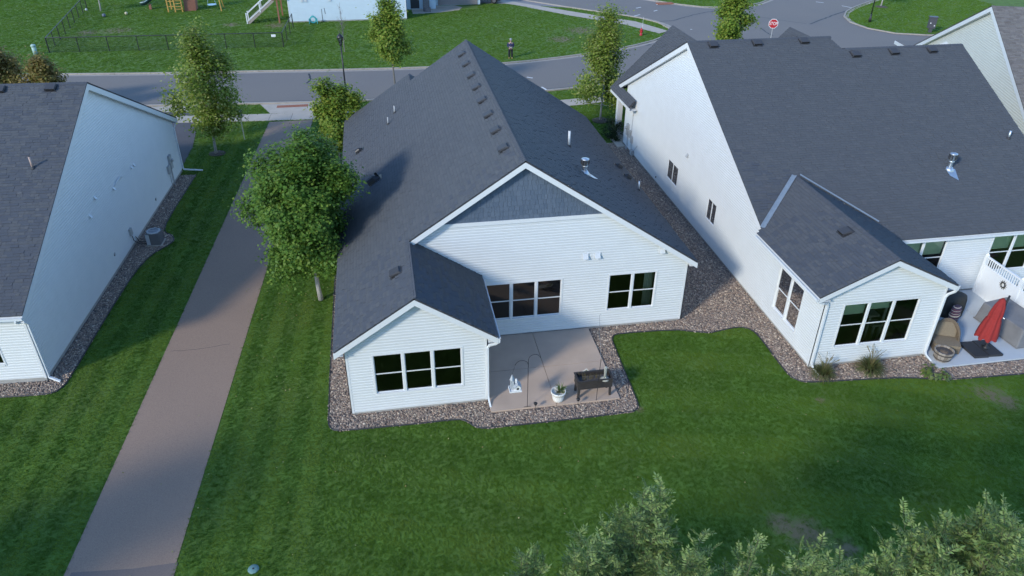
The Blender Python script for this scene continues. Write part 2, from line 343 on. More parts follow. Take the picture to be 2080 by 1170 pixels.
# ================================================================== house helpers
def wall(parent, O, U, N, outline, holes, expo, mt, courses=True, name='wall'):
    O, U, N = map(lambda q: np.asarray(q, float), (O, U, N))
    pt = lambda u, z, off=0.: O+U*u+Z*z+N*off
    def interval(z):
        xs = []
        n = len(outline)
        for i in range(n):
            (u1, z1), (u2, z2) = outline[i], outline[(i+1) % n]
            if (z1-z)*(z2-z) < 0: xs.append(u1+(u2-u1)*(z-z1)/(z2-z1))
        return (min(xs), max(xs)) if xs else None
    zs0 = sorted({p[1] for p in outline} | {h[2] for h in holes} | {h[3] for h in holes})
    def segs(z0, z1):
        a, b = interval(z0+1e-4), interval(z1-1e-4)
        if not a or not b: return []
        hs = sorted([h for h in holes if h[2] <= z0+1e-3 and h[3] >= z1-1e-3])
        L = [(a[0], b[0])]; out = []
        for h in hs: out.append((*L[0], h[0], h[0])); L = [(h[1], h[1])]
        out.append((*L[0], a[1], b[1])); return out
    def bands(z0, z1):
        c = [z0]+[z for z in zs0 if z0+1e-3 < z < z1-1e-3]+[z1]; return list(zip(c[:-1], c[1:]))
    zmin, zmax = zs0[0], zs0[-1]
    mb = MB()
    for z0, z1 in bands(zmin, zmax):
        for a0, a1, b0, b1 in segs(z0, z1): mb.quad(pt(a0, z0, -.02), pt(b0, z0, -.02), pt(b1, z1, -.02), pt(a1, z1, -.02))
    w = mb.build(name, mt, parent)
    if courses:
        z = zmin
        while z < zmax-.02:
            ze = min(z+expo, zmax); lo, hi = .022, -.003; bb = bands(z, ze); sg = [segs(*q) for q in bb]; zk = z+.62*expo
            off = lambda q: lo if q <= zk else lo+(hi-lo)*(q-zk)/(.38*expo)
            same = len({len(q) for q in sg}) == 1; runs_ = [MB() for _ in range(len(sg[0]) if same else 1)]
            for (z0, z1), ss_ in zip(bb, sg):
                cut = [z0, zk, z1] if z0+1e-3 < zk < z1-1e-3 else [z0, z1]
                for i_, (a0, a1, b0, b1) in enumerate(ss_):
                    mb = runs_[i_ if same else 0]; A = lambda q: a0+(a1-a0)*(q-z0)/(z1-z0); B = lambda q: b0+(b1-b0)*(q-z0)/(z1-z0)
                    for c0, c1 in zip(cut[:-1], cut[1:]): mb.quad(pt(A(c0), c0, off(c0)), pt(B(c0), c0, off(c0)), pt(B(c1), c1, off(c1)), pt(A(c1), c1, off(c1)))
                    if z0 == z: mb.quad(pt(a0, z0, lo), pt(b0, z0, lo), pt(b0, z0, -.012), pt(a0, z0, -.012))
            for mb in runs_:
                if mb.v: mb.build('siding_course', mt, w)
            z = ze
    return w
def window(parent, O, U, N, w, h, n=2, slider=False, depth=.05, label=None, fw=.06, panes=None):
    """n side-by-side units, each double-hung (or a slider); O = lower left on the wall plane"""
    O, U, N = map(lambda q: np.asarray(q, float), (O, U, N)); mb = MB(); f = fw
    def bar(u0, u1, z0, z1, d0, d1): mb.ob(O+U*u0+Z*z0+N*d0, U*(u1-u0), Z*(z1-z0), N*(d1-d0))
    pj = -.016 if slider else 0.
    bar(-f, 0, -f, h+f, -.09, .034+pj); bar(w, w+f, -f, h+f, -.09, .034+pj); bar(0, w, h, h+f, -.09, .033+pj); bar(0, w, -f, 0, -.09, .045+pj)
    uw = w/n
    for i in range(1, n): bar(i*uw-f*(.4 if slider else .75), i*uw+f*(.4 if slider else .75), 0, h, -.085, .024 if not slider else .006)
    fr = mb.build('window', TRIM, parent, label=label)
    for i in range(n):
        a, b = i*uw+(f*.75 if i else 0), (i+1)*uw-(f*.75 if i < n-1 else 0)
        rows = [(0, h)] if slider else [(0, h*.5), (h*.5, h)]
        for k, (z0, z1) in enumerate(rows):
            mb = MB(); d = -.008 if slider else (-.04 if k == 0 else -.02); s = .018 if slider else .03
            for q in ((a, b, z0, z0+s), (a, b, z1-s, z1), (a, a+s, z0+s, z1-s), (b-s, b, z0+s, z1-s)):
                mb.ob(O+U*q[0]+Z*q[2]+N*(d-.02), U*(q[1]-q[0]), Z*(q[3]-q[2]), N*(.024 if slider else .03))
            sa = mb.build('sash', TRIM, fr)
            mb = MB(); mb.quad(O+U*(a+s)+Z*(z0+s)+N*d, O+U*(b-s)+Z*(z0+s)+N*d, O+U*(b-s)+Z*(z1-s)+N*d, O+U*(a+s)+Z*(z1-s)+N*d)
            mb.build('pane', PANES if (k == 0 and not slider) else PANE, fr)
    return fr
def runs(poly, v):
    xs = []
    for i in range(len(poly)):
        (u1, v1), (u2, v2) = poly[i], poly[(i+1) % len(poly)]
        if (v1 > v) != (v2 > v): xs.append(u1+(u2-u1)*(v-v1)/(v2-v1))
    xs.sort(); return list(zip(xs[::2], xs[1::2]))
def roof(parent, slopes, mt=SHING, deck=DECK, expo=.145, quota=300, thick=.10):
    """slopes: (P0, U, V, poly) with poly in (along, up-slope) metres. Deck = the roof part; shingles are its pieces"""
    mb = MB(); S = []
    Mw = np.array(Matrix.LocRotScale(parent.location, parent.rotation_euler, None))
    for P0, U, V, poly in slopes:
        P0 = np.asarray(P0, float); U = unit(U); V = unit(V); N = np.cross(U, V); N = N if N[2] > 0 else -N
        mb.prism([P0+U*u+V*v for u, v in poly], -N*thick)
        vm = max(p[1] for p in poly); v = -.02
        while v < vm:
            for a, b in runs(poly, min(max(v+expo*.5, .01), vm-.005)):
                u = a-.015-rng.random()*.2
                while u < b:
                    wd = rng.choice((.16, .22, .3, .36)); u0 = max(u, a-.015); u1 = min(u+wd, b+.015)
                    if u1-u0 > .02: S.append((P0+U*u0+V*v+N*.001, U*(u1-u0-.006), V*min(expo*1.12, vm-v+.01), N*(.014+rng.random()*.018)))
                    u += wd
            v += expo
    ro = mb.build('roof', deck, parent)
    A = np.array(S)                                     # n,4,3
    c = A[:, 0]+A[:, 1]/2+A[:, 2]/2; cw = c@Mw[:3, :3].T+Mw[:3, 3]
    nw = np.cross(A[:, 1], A[:, 2]); nw *= np.sign(nw[:, 2:3]); nw = nw@Mw[:3, :3].T
    d = CC-cw; dist = np.linalg.norm(d, axis=1); face = (nw*d).sum(1)/dist/np.linalg.norm(nw, axis=1); pq = proj(cw)
    vis = (face > .03) & (pq[:, 2] > 0) & (pq[:, 0] > 0) & (pq[:, 0] < 2080) & (pq[:, 1] > 0) & (pq[:, 1] < 1170)
    score = np.where(vis, np.linalg.norm(A[:, 1], axis=1)*face/dist**2, -1); order = np.argsort(-score)
    q = min(quota, int(vis.sum())); ind = order[:q]; rest = order[q:]
    um = new_mesh('shingle', [(0, 0, 1), (1, 0, 1), (1, 1, .25), (0, 1, .25), (0, 0, -.3), (1, 0, -.3), (1, 1, 0), (0, 1, 0)], [(0, 1, 2, 3), (4, 5, 1, 0), (5, 6, 2, 1), (7, 4, 0, 3)])
    um.materials.append(mt)
    for i in ind:
        o, a, b, n = A[i]; ob = bpy.data.objects.new('shingle', um); COL.objects.link(ob); ob.parent = ro
        ob.matrix_local = Matrix(((a[0], b[0], n[0], o[0]), (a[1], b[1], n[1], o[1]), (a[2], b[2], n[2], o[2]), (0, 0, 0, 1)))
    if len(rest):
        o, a, b, n = (A[rest, k] for k in range(4))
        Vv = np.stack([o+n, o+a+n, o+a+b+n*.25, o+b+n*.25, o-n*.3, o+a-n*.3], 1).reshape(-1, 3)
        k = np.arange(len(rest))[:, None]*6
        F = np.concatenate([k+np.array([[0, 1, 2, 3]]), k+np.array([[4, 5, 1, 0]])], 0)
        so = link('shingle_field', new_mesh('shingle_field', Vv, F), mt, ro); so['kind'] = 'stuff'
    return ro
def ridge_cap(parent, A, B, sl, sr, mt=SHING):
    A, B, sl, sr = map(lambda q: np.asarray(q, float), (A, B, sl, sr)); D = unit(B-A); L = np.linalg.norm(B-A); mb = MB(); q = 0.; sl = unit(sl)*.15; sr = unit(sr)*.15
    while q < L:
        a = A+D*q+Z*.034; b = A+D*min(q+.2, L)+Z*.020; mb.add([a, a+sl, b+sl, b, a+sr, b+sr, a-Z*.02, a+sl-Z*.02, a+sr-Z*.02], [(0, 1, 2, 3), (0, 3, 5, 4), (6, 7, 1, 0), (6, 0, 4, 8)]); q += .16
    o = mb.build('ridge_cap', mt, parent); o['kind'] = 'stuff'; return o
def rake(parent, Pe, Pk, N, over, name='rake_board', wdt=.19, mt=None):
    """white board along a gable edge with the soffit behind it; Pe, Pk on the roof underside line at the outer edge"""
    Pe, Pk, N = map(lambda q: np.asarray(q, float), (Pe, Pk, N)); D = Pk-Pe; n = np.cross(N, unit(D)); n = n if n[2] < 0 else -n
    hv = wdt*np.linalg.norm(D)/np.linalg.norm(D[:2])*Z
    mb = MB(); mb.prism([Pe-N*.03, Pk-N*.03, Pk-N*.03-hv, Pe-N*.03-hv], N*.035); mb.prism([Pe-N*over-hv*.85, Pk-N*over-hv*.85, Pk-N*over-hv*.95, Pe-N*over-hv*.95], N*(over-.03))
    return mb.build(name, mt or TRIM, parent)
def eave(parent, A, B, out, name='gutter', fas=.16, gut=True, wall_off=.3):
    """fascia, soffit and gutter along an eave from A to B (roof underside edge); out = outward direction"""
    A, B, out = map(lambda q: np.asarray(q, float), (A, B, out)); D = B-A
    mb = MB(); mb.ob(A-out*.03-Z*fas, D, Z*fas, out*.03); mb.ob(A-out*wall_off-Z*fas, D, Z*.015, out*(wall_off-.03)); mb.build('fascia', TRIM, parent)
    if gut:
        mb = MB(); b = A+out*.005-Z*.03
        for o, a, c in ((b-Z*.10, out*.09, Z*.004), (b+out*.085-Z*.10, out*.006, Z*.10), (b+out*.07-Z*.004, out*.035, Z*.012), (b-Z*.1, out*.004, Z*.1)): mb.ob(o, D, a, c)
        for e in (A, B): mb.ob(e+out*.005-Z*.13, out*.09, Z*.1, unit(D)*.004)
        g = mb.build(name, ALU, parent)
        n = max(2, int(np.linalg.norm(D)/.8))
        for i in range(1, n):
            mb = MB(); mb.ob(b+D*i/n, out*.1, unit(D)*.02, Z*.006); mb.build('gutter_hanger', ALU, g)
        return g
def downspout(parent, pts, side, label=None):
    mb = MB(); mb.rtube(pts, .085, .065, side)
    for q in (pts[1], pts[-2]):
        pass
    d = mb.build('downspout', ALU, parent, label=label); return d
def box_vent(parent, P, U, V, s=.42):          # low square roof vent with a hood open down-slope
    U = unit(U); V = unit(V); N = np.cross(U, V); N = N if N[2] > 0 else -N; P = np.asarray(P, float)
    mb = MB(); mb.ob(P-U*s*.62-V*s*.62, U*s*1.24, V*s*1.24, N*.026); v = mb.build('roof_vent', BLACKP, parent)
    mb = MB(); a, b = s*.5, s*.5
    V8 = [P-U*a-V*b+N*.06, P+U*a-V*b+N*.06, P+U*a+V*b+N*.026, P-U*a+V*b+N*.026, P-U*a-V*b+N*.15, P+U*a-V*b+N*.15, P+U*a*.9+V*b*.8+N*.11, P-U*a*.9+V*b*.8+N*.11]
    mb.add(V8, [(4, 5, 6, 7), (0, 1, 5, 4), (1, 2, 6, 5), (2, 3, 7, 6), (3, 0, 4, 7)]); mb.build('vent_hood', mat('vent_plastic', (.05, .05, .054), .6), v)
    mb = MB(); mb.ob(P-U*a*.92-V*(b+.004)+N*.07, U*a*1.84, N*.06, V*-.004); mb.build('vent_screen', DARK, v)
    return v
def hood_vent(parent, P, down, U, s=.22, inner=None, fin=False):      # black exhaust hood facing down-slope
    P = np.asarray(P, float); V = -unit(down); U = unit(U); N = np.cross(U, V); N = N if N[2] > 0 else -N
    mb = MB(); mb.ob(P-U*s*.8-V*s, U*s*1.6, V*s*2.2, N*.026); v = mb.build('exhaust_vent', BLACK, parent)
    mb = MB(); k = 7; L = []
    for i in range(k):
        a = math.pi*i/(k-1); L.append((math.cos(a)*s*.62, math.sin(a)*s*.75+.03))
    V0 = [P-V*s*.9+U*x+N*z for x, z in L]; V1 = [P+V*s*.2+U*x*.9+N*z*1.05 for x, z in L]; V2 = [P+V*s*.85+U*x*.5+N*(.02+z*.35) for x, z in L]
    mb.add(V0+V1+V2, [(i, i+1, k+i+1, k+i) for i in range(k-1)]+[(k+i, k+i+1, 2*k+i+1, 2*k+i) for i in range(k-1)])
    if fin: mb.ob(P+V*s*.55+N*.1-U*.015, V*s*.35, N*s*.7, U*.03)
    mb.build('vent_hood', BLACK, v)
    mb = MB(); mb.quad(*[P-V*s*.45+U*x*.95+N*z*.95 for x, z in L]); mb.build('vent_flap', inner or DARK, v)
    return v
def pipe_vent(parent, P, r=.05, h=.45, mt=METAL, tilt=None):
    P = np.asarray(P, float); mb = MB(); t = np.array(tilt if tilt is not None else (0, 0, 1.)); mb.tube([P-Z*.06, P+t*h], r, 10); v = mb.build('vent_pipe', mt, parent, True)
    mb = MB(); mb.lathe([(r*2.4, -.05), (r*2.2, .02), (r*1.15, .09)], P, 10); mb.build('pipe_boot', BLACKP, v)
    mb = MB(); mb.tube([P+t*(h+.002), P+t*(h+.004)], r*.8, 10); mb.build('pipe_mouth', DARK, v); return v
def flue(parent, P, down, U, h=.55, skirt=True):
    P = np.asarray(P, float)
    mb = MB(); mb.lathe([(.10, -.1), (.10, h*.45), (.125, h*.47), (.125, h*.53), (.1, h*.55)], P, 16); v = mb.build('flue', METAL, parent, True)
    mb = MB(); mb.lathe([(.16, h*.58), (.16, h*.62), (.165, h*.62), (.165, h*.95), (.17, h*.95), (.17, h), (.02, h+.03)], P, 16); mb.build('flue_cap', METAL, v, True)
    for i in range(8):
        a = i*math.pi/4; mb = MB(); mb.ob(P+np.array([math.cos(a)*.168, math.sin(a)*.168, h*.64])-np.array([.018, .018, 0]), X*.036, Y*.036, Z*h*.28); mb.build('cap_slot', BLACKP, v)
    mb = MB(); d = unit(down); U = unit(U)
    mb.lathe([(.30, -.14), (.17, .03), (.12, .1)], P, 14); mb.build('storm_collar', METAL, v, True)
    if skirt:
        n = np.cross(U, d); n = n if n[2] > 0 else -n; b = P-Z*.02
        mb = MB(); mb.add([b-U*.24+d*.05+n*.06, b+U*.24+d*.05+n*.06, b+U*.15+d*.5+n*.06, b-U*.2+d*.42+n*.06, b+U*.10+d*.74+n*.06], [(0, 1, 2, 3), (3, 2, 4)]); mb.build('flashing', METAL, v)
    return v
def wall_hood(parent, P, U, N, s=.16, mt=PVC):
    P, U, N = map(lambda q: np.asarray(q, float), (P, U, N)); mb = MB()
    mb.ob(P-U*s*.7-Z*s*.6, U*s*1.4, Z*s*1.3, N*.026); v = mb.build('wall_vent', mt, parent)
    mb = MB(); a = U*s*.55
    mb.add([P-a+Z*s*.6+N*.026, P+a+Z*s*.6+N*.026, P+a-Z*s*.4+N*.13, P-a-Z*s*.4+N*.13, P-a-Z*s*.5+N*.026, P+a-Z*s*.5+N*.026, P+a-Z*s*.5+N*.13, P-a-Z*s*.5+N*.13], [(0, 1, 2, 3), (3, 2, 6, 7), (0, 3, 7, 4), (1, 5, 6, 2)]); mb.build('vent_hood', mt, v); return v
def corner(parent, P, U1, U2, z0, z1):
    P = np.asarray(P, float); U1 = np.asarray(U1, float); U2 = np.asarray(U2, float); mb = MB(); o = P-(U1+U2)*.026+Z*z0
    mb.ob(o, U1*.10, U2*.024, Z*(z1-z0)); mb.ob(o, U1*.024, U2*.10, Z*(z1-z0)); return mb.build('corner_trim', TRIM, parent)
def room(parent, a, b, mt=ROOM):
    mb = MB(); (x0, y0, z0), (x1, y1, z1) = a, b
    mb.quad((x0, y0, z0), (x1, y0, z0), (x1, y1, z0), (x0, y1, z0)); mb.quad((x0, y0, z1), (x1, y0, z1), (x1, y1, z1), (x0, y1, z1))
    mb.quad((x0, y1, z0), (x1, y1, z0), (x1, y1, z1), (x0, y1, z1)); mb.quad((x0, y0, z0), (x0, y1, z0), (x0, y1, z1), (x0, y0, z1)); mb.quad((x1, y0, z0), (x1, y1, z0), (x1, y1, z1), (x1, y0, z1))
    return mb.build('interior', mt, parent)
EXPO = .118
def foundation(parent, poly, h, mt=FOUND):
    mb = MB(); mb.prism([(x, y, -.3) for x, y in poly], (0, 0, .3+h)); return mb.build('foundation', mt, parent)

# ================================================================== HOUSE 1 (white, blue-grey shake gable)
H1 = thing('white_house', (-2.0, 21.43, 0), 'white sided house with blue-grey shake gable above an empty concrete patio', 'house')
m8 = .667; zE = 3.1
def z1(x): return zE+m8*min(x+.33, 14.21-x)
kv = math.hypot(1, m8)
roof(H1, [((-.33, -.3, zE), Y, (1, 0, m8), [(0, 0), (23.57, 0), (23.57, 4.82), (22.17, 4.82), (22.17, 7.27*kv), (3.98, 7.27*kv), (3.98, 3.39), (0, 3.39)]),
          ((5.28, -.3, zE+.02), Y, (-1, 0, m8), [(0, 0), (4.26, 0), (4.26, 3.36), (0, 3.36)]),
          ((14.21, 3.68, zE), Y, (-1, 0, m8), [(0, 0), (18.19, 0), (18.19, 7.27*kv), (0, 7.27*kv)]),
          ((7.69, 21.0, zE), Y, (-1, 0, m8), [(0, 0), (2.27, 0), (2.27, 4.82), (0, 4.82)])])
ridge_cap(H1, (6.94, 3.66, z1(6.94)), (6.94, 21.9, z1(6.94)), (-1, 0, -m8), (1, 0, -m8)); ridge_cap(H1, (2.49, -.32, z1(2.49)), (2.49, 3.7, z1(2.49)), (-1, 0, -m8), (1, 0, -m8))
foundation(H1, [(.03, .03), (4.9, .03), (4.9, 4.01), (13.9, 4.01), (13.9, 21.6), (.03, 21.6)], .15)
W1 = (.94, 4.02, .93, 2.6); W2 = (5.47, 8.57, .93, 2.62); W3 = (10.6, 12.6, .92, 2.62)
wall(H1, (0, 0, 0), X, -Y, [(0, .15), (4.93, .15), (4.93, 3.15), (2.48, 4.8), (0, 3.15)], [W1], EXPO, SIDING)
wall(H1, (4.93, 0, 0), Y, X, [(0, .15), (3.98, .15), (3.98, 3.1), (0, 3.1)], [], EXPO, SIDING)
wall(H1, (0, 3.98, 0), X, -Y, [(2.3, .15), (13.93, .15), (13.93, 3.1), (10.5, 5.36), (3.35, 5.36), (2.3, 4.66)], [W2, W3], EXPO, SIDING)
wall(H1, (0, 0, 0), Y, -X, [(0, .15), (23.2, .15), (23.2, 3.1), (0, 3.1)], [], EXPO, SIDING, False)
wall(H1, (13.93, 3.98, 0), Y, X, [(0, .15), (17.6, .15), (17.6, 3.1), (0, 3.1)], [], EXPO, SIDING, False)
wall(H1, (0, 21.6, 0), X, Y, [(0, .15), (13.93, .15), (13.93, 3.1), (6.96, 7.75), (0, 3.1)], [], EXPO, SIDING, False)
wall(H1, (0, 23.2, 0), X, Y, [(0, .15), (7.3, .15), (7.3, 3.1), (3.68, 5.5), (0, 3.1)], [], EXPO, SIDING, False)
# shake gable with its white band
gb = MB(); gb.quad((3.4, 3.97, 5.45), (10.5, 3.97, 5.45), (6.95, 3.97, 7.75)); gable = gb.build('shake_gable', SHAKE, H1)
zc = 5.47; row = 0
while zc < 7.7:
    hl = .2; zt = min(zc+hl, 7.72); zm = (zc+zt)/2
    xa = 6.94-(7.8-zm)/m8+.05; xb = 13.88-xa; x = xa-random.random()*.1
    while x < xb:
        wd = random.choice((.09, .12, .15, .18, .22)); a, b = max(x, xa), min(x+wd, xb)
        if b-a > .03:
            lo = .022+random.random()*.008; dz = random.choice((0, 0, .008, -.006)); mb = MB(); y = 3.955
            mb.add([(a+.004, y-lo, zc+dz), (b-.004, y-lo, zc+dz), (b-.004, y-.006, zt+.01), (a+.004, y-.006, zt+.01), (a+.004, y+.01, zc+dz), (b-.004, y+.01, zc+dz)], [(0, 1, 2, 3), (4, 5, 1, 0), (0, 3, 4), (1, 5, 2)])
            mb.build('shake', SHAKE, gable)
        x += wd
    zc += hl; row += 1
mb = MB(); mb.box((3.3, 3.915, 5.33), (10.6, 3.965, 5.485)); mb.build('band_board', TRIM, H1)
NY = -Y
rake(H1, (-.35, -.3, z1(-.35)-.06), (2.49, -.3, z1(2.49)-.06), NY, .27); rake(H1, (5.30, -.3, zE-.05), (2.49, -.3, z1(2.49)-.06), NY, .27)
rake(H1, (2.3, 3.68, z1(2.3)-.06), (6.94, 3.68, z1(6.94)-.06), NY, .27); rake(H1, (14.23, 3.68, z1(14.23)-.06), (6.94, 3.68, z1(6.94)-.06), NY, .27)
eave(H1, (5.28, -.3, zE-.03), (5.28, 3.9, zE-.03), X, wall_off=.33); eave(H1, (-.33, -.3, zE-.04), (-.33, 23.2, zE-.04), -X, gut=False); eave(H1, (14.21, 3.7, zE-.04), (14.21, 21.8, zE-.04), X, gut=False)
corner(H1, (0, 0, 0), X, Y, .13, 3.05); corner(H1, (4.93, 0, 0), -X, Y, .13, 3.05); corner(H1, (13.93, 3.98, 0), -X, Y, .13, 3.0)
downspout(H1, [(5.34, -.24, 3.0), (5.34, -.26, 2.88), (5.2, -.20, 2.76), (5.02, -.13, 2.68), (4.955, -.085, 2.55), (4.955, -.075, .35), (4.965, -.14, .2), (5.0, -.5, .06)], Y)
window(H1, (W1[0], 0, W1[2]), X, NY, W1[1]-W1[0], W1[3]-W1[2], 3); window(H1, (W2[0], 3.98, W2[2]), X, NY, W2[1]-W2[0], W2[3]-W2[2], 3); window(H1, (W3[0], 3.98, W3[2]), X, NY, W3[1]-W3[0], W3[3]-W3[2], 2)
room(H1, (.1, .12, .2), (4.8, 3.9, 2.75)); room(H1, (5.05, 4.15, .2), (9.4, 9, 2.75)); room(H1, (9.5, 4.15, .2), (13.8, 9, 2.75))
mb = MB()
for i in range(7): mb.ob((12.2+i*.06, 4.25+(i % 2)*.04, .3), (.06, .04*(1 if i % 2 == 0 else -1), 0), Z*2.4, Y*.01)
mb.build('curtain', mat('pale_curtain', (.55, .6, .5), .8), H1)
for yy in (41.3, 39.3, 37.2, 35.2, 33.2, 31.2, 29.2, 27.2): box_vent(H1, (6.48, yy-21.43, z1(6.48)), Y, (1, 0, m8))
box_vent(H1, (1.98, 2.05, z1(1.98)), Y, (1, 0, m8))
pipe_vent(H1, (2.6, 18.4, z1(2.6)), .045, .42, GREYP); pipe_vent(H1, (2.2, 17.4, z1(2.2)), .038, .42, GREYP)
pipe_vent(H1, (10.3, 10.55, z1(10.3)), .055, .75, PVC); pipe_vent(H1, (13.8, 10.3, z1(13.8)), .04, .5)
flue(H1, (10.2, 7.3, z1(10.2)), (1, 0, -m8), Y, .62)
hood_vent(H1, (.62, 16.5, z1(.62)), (-1, 0, -m8), Y, .22); hood_vent(H1, (1.35, 11.35, z1(1.35)), (-1, 0, -m8), Y, .34, PVC, True)
hood_vent(H1, (13.5, 12.8, z1(13.5)), (1, 0, -m8), Y, .22); hood_vent(H1, (13.6, 11.6, z1(13.6)), (1, 0, -m8), Y, .22)
wall_hood(H1, (9.5, 3.96, 3.62), X, NY, .19); wall_hood(H1, (10.0, 3.96, 3.62), X, NY, .19); wall_hood(H1, (12.72, 3.96, 3.62), X, NY, .19)

# ================================================================== HOUSE 2 (white duplex on the right)
OX2, OY2 = 15.8, 21.38
H2 = thing('white_duplex', (OX2, OY2, 0), 'large white sided duplex with a back wing and tall west gable wall', 'house')
zE2, yR2, m6 = 3.155, 15.72, .5; k6 = math.hypot(1, m6); zR2 = zE2+m6*(yR2-4.07)
def z2(y): return zE2+m6*(y-4.07)
mw = .477; kw = math.hypot(1, mw); xw = 2.35; zw = 3.56; zwr = zw+mw*2.85
yv0 = 4.07+(zw-zE2)/m6; yv1 = 4.07+(zwr-zE2)/m6
roof(H2, [((-.22, 4.07, zE2), X, (0, 1, m6), [(0, 0), (15.14, 0), (15.14, 10.8*k6), (8.15, 10.8*k6), (7.75, 11.65*k6), (0, 11.65*k6)]),
          ((-.5, -.3, zw), Y, (1, 0, mw), [(0, 0), (yv0+.3, 0), (yv1+.3, 2.85*kw), (0, 2.85*kw)]),
          ((5.2, -.3, zw), Y, (-1, 0, mw), [(0, 0), (yv0+.3, 0), (yv1+.3, 2.85*kw), (0, 2.85*kw)]),
          ((-.22, 27.37, zE2), X, (0, -1, m6), [(0, 0), (7.95, 0), (7.95, 11.65*k6), (0, 11.65*k6)]), ((7.7, 25.67, zE2), X, (0, -1, m6), [(0, 0), (7.22, 0), (7.22, 10.8*k6), (0, 10.8*k6)]),
          ((-.55, 22.9, 3.25), Y, (1, 0, 1.), [(0, 0), (4.2, 0), (4.2, 5.586), (-3.6, 5.586), (3.0, .5), (0, .5)]),
          ((7.35, 22.9, 3.25), Y, (-1, 0, 1.), [(3.6, 0), (4.2, 0), (4.2, 5.586), (-3.6, 5.586)]),
          ((9.3, 19.2, 5.6), Y, (1, 0, 1.), [(0, 0), (6.4, 0), (6.4, 2.263), (0, 2.263)]), ((12.5, 19.2, 5.6), Y, (-1, 0, 1.), [(0, 0), (6.4, 0), (6.4, 2.263), (0, 2.263)])])
ridge_cap(H2, (-.24, yR2, zR2), (7.7, yR2, zR2), (0, 1, -m6), (0, -1, -m6)); ridge_cap(H2, (8.1, 14.87, z2(14.87)), (14.95, 14.87, z2(14.87)), (0, 1, -m6), (0, -1, -m6)); ridge_cap(H2, (xw, -.32, zwr), (xw, yv1-.1, zwr), (1, 0, -mw), (-1, 0, -mw))
foundation(H2, [(.03, .03), (5.02, .03), (5.02, 4.28), (14.7, 4.28), (14.7, 25), (.03, 25)], .16)
WB1 = (.85, 3.98, .97, 2.92); WS = (1.42, 3.36, .78, 2.76); WA = (15.2, 16.75, 1.15, 2.22); WC = (9.98, 11.0, 1.33, 2.4); WM1 = (6.1, 8.3, 1.05, 2.95); WM2 = (10.65, 12.85, 1.05, 2.95)
wall(H2, (0, 0, 0), Y, -X, [(0, .16), (25, .16), (25, 4.2), (yR2, zR2-.12), (5.0, 3.5), (0, 3.5)], [WS, WC, WA], EXPO, SIDING)
wall(H2, (0, 0, 0), X, NY, [(0, .16), (5.05, .16), (5.05, 3.5), (2.4, 4.75), (0, 3.5)], [WB1], EXPO, SIDING)
wall(H2, (5.05, 0, 0), Y, X, [(0, .16), (4.25, .16), (4.25, 3.5), (0, 3.5)], [], EXPO, SIDING)
wall(H2, (0, 4.25, 0), X, NY, [(5.05, .16), (14.7, .16), (14.7, 3.1), (5.05, 3.1)], [WM1, WM2], EXPO, SIDING)
wall(H2, (14.7, 4.25, 0), Y, X, [(0, .16), (20.75, .16), (20.75, 3.2), (11.5, 8.5), (0, 3.1)], [], EXPO, SIDING, False)
wall(H2, (0, 25, 0), X, Y, [(0, .16), (14.7, .16), (14.7, 3.6), (0, 3.6)], [], EXPO, SIDING, False)
rake(H2, (-.5, -.3, zw-.06), (xw, -.3, zwr-.06), NY, .27); rake(H2, (5.2, -.3, zw-.06), (xw, -.3, zwr-.06), NY, .27)
rake(H2, (-.22, 5.1, z2(5.1)-.06), (-.22, yR2, zR2-.06), -X, .2, wdt=.24); rake(H2, (-.22, 26.2, zR2-m6*(26.2-yR2)-.06), (-.22, yR2, zR2-.06), -X, .2, wdt=.24)
rake(H2, (14.92, 4.07, zE2-.06), (14.92, 14.87, z2(14.87)-.06), X, .2)
eave(H2, (-.5, -.3, zw-.04), (-.5, yv0, zw-.04), -X, wall_off=.48); eave(H2, (5.2, -.3, zw-.04), (5.2, yv0, zw-.04), X, wall_off=.15); eave(H2, (5.3, 4.07, zE2-.04), (14.9, 4.07, zE2-.04), NY, wall_off=.16)
eave(H2, (-.57, 22.7, 3.2), (-.57, 26.9, 3.2), -X, gut=False, wall_off=.52)
corner(H2, (0, 0, 0), X, Y, .13, 3.35); corner(H2, (5.05, 0, 0), -X, Y, .13, 3.3); corner(H2, (0, 25, 0), X, -Y, .13, 3.3)
downspout(H2, [(-.56, -.22, 3.45), (-.54, -.24, 3.33), (-.2, -.2, 3.22), (.02, -.1, 3.15), (.06, -.075, 3.0), (.06, -.075, .3), (.07, -.14, .18), (.14, -.5, .06)], Y)
downspout(H2, [(5.27, -.22, 3.45), (5.27, -.24, 3.33), (5.22, -.2, 3.2), (5.06, -.11, 3.05), (5.02, -.075, 2.9), (5.02, -.075, .3), (5.03, -.14, .2), (5.08, -.42, .1)], Y)
window(H2, (WB1[0], 0, WB1[2]), X, NY, WB1[1]-WB1[0], WB1[3]-WB1[2], 3); window(H2, (0, WS[0], WS[2]), Y, -X, WS[1]-WS[0], WS[3]-WS[2], 2)
window(H2, (0, WA[0], WA[2]), Y, -X, WA[1]-WA[0], WA[3]-WA[2], 2, True, fw=.04); window(H2, (0, WC[0], WC[2]), Y, -X, WC[1]-WC[0], WC[3]-WC[2], 2, True, fw=.04)
window(H2, (WM1[0], 4.25, WM1[2]), X, NY, WM1[1]-WM1[0], WM1[3]-WM1[2], 2); window(H2, (WM2[0], 4.25, WM2[2]), X, NY, WM2[1]-WM2[0], WM2[3]-WM2[2], 2)
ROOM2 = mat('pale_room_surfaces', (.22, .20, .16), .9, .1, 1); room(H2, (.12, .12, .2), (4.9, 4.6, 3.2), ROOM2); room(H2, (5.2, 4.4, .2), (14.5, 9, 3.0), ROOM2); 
mb = MB(); mb.quad((.6, 8, .3), (.6, 18, .3), (.6, 18, 3), (.6, 8, 3)); mb.build('interior_partition', ROOM, H2)
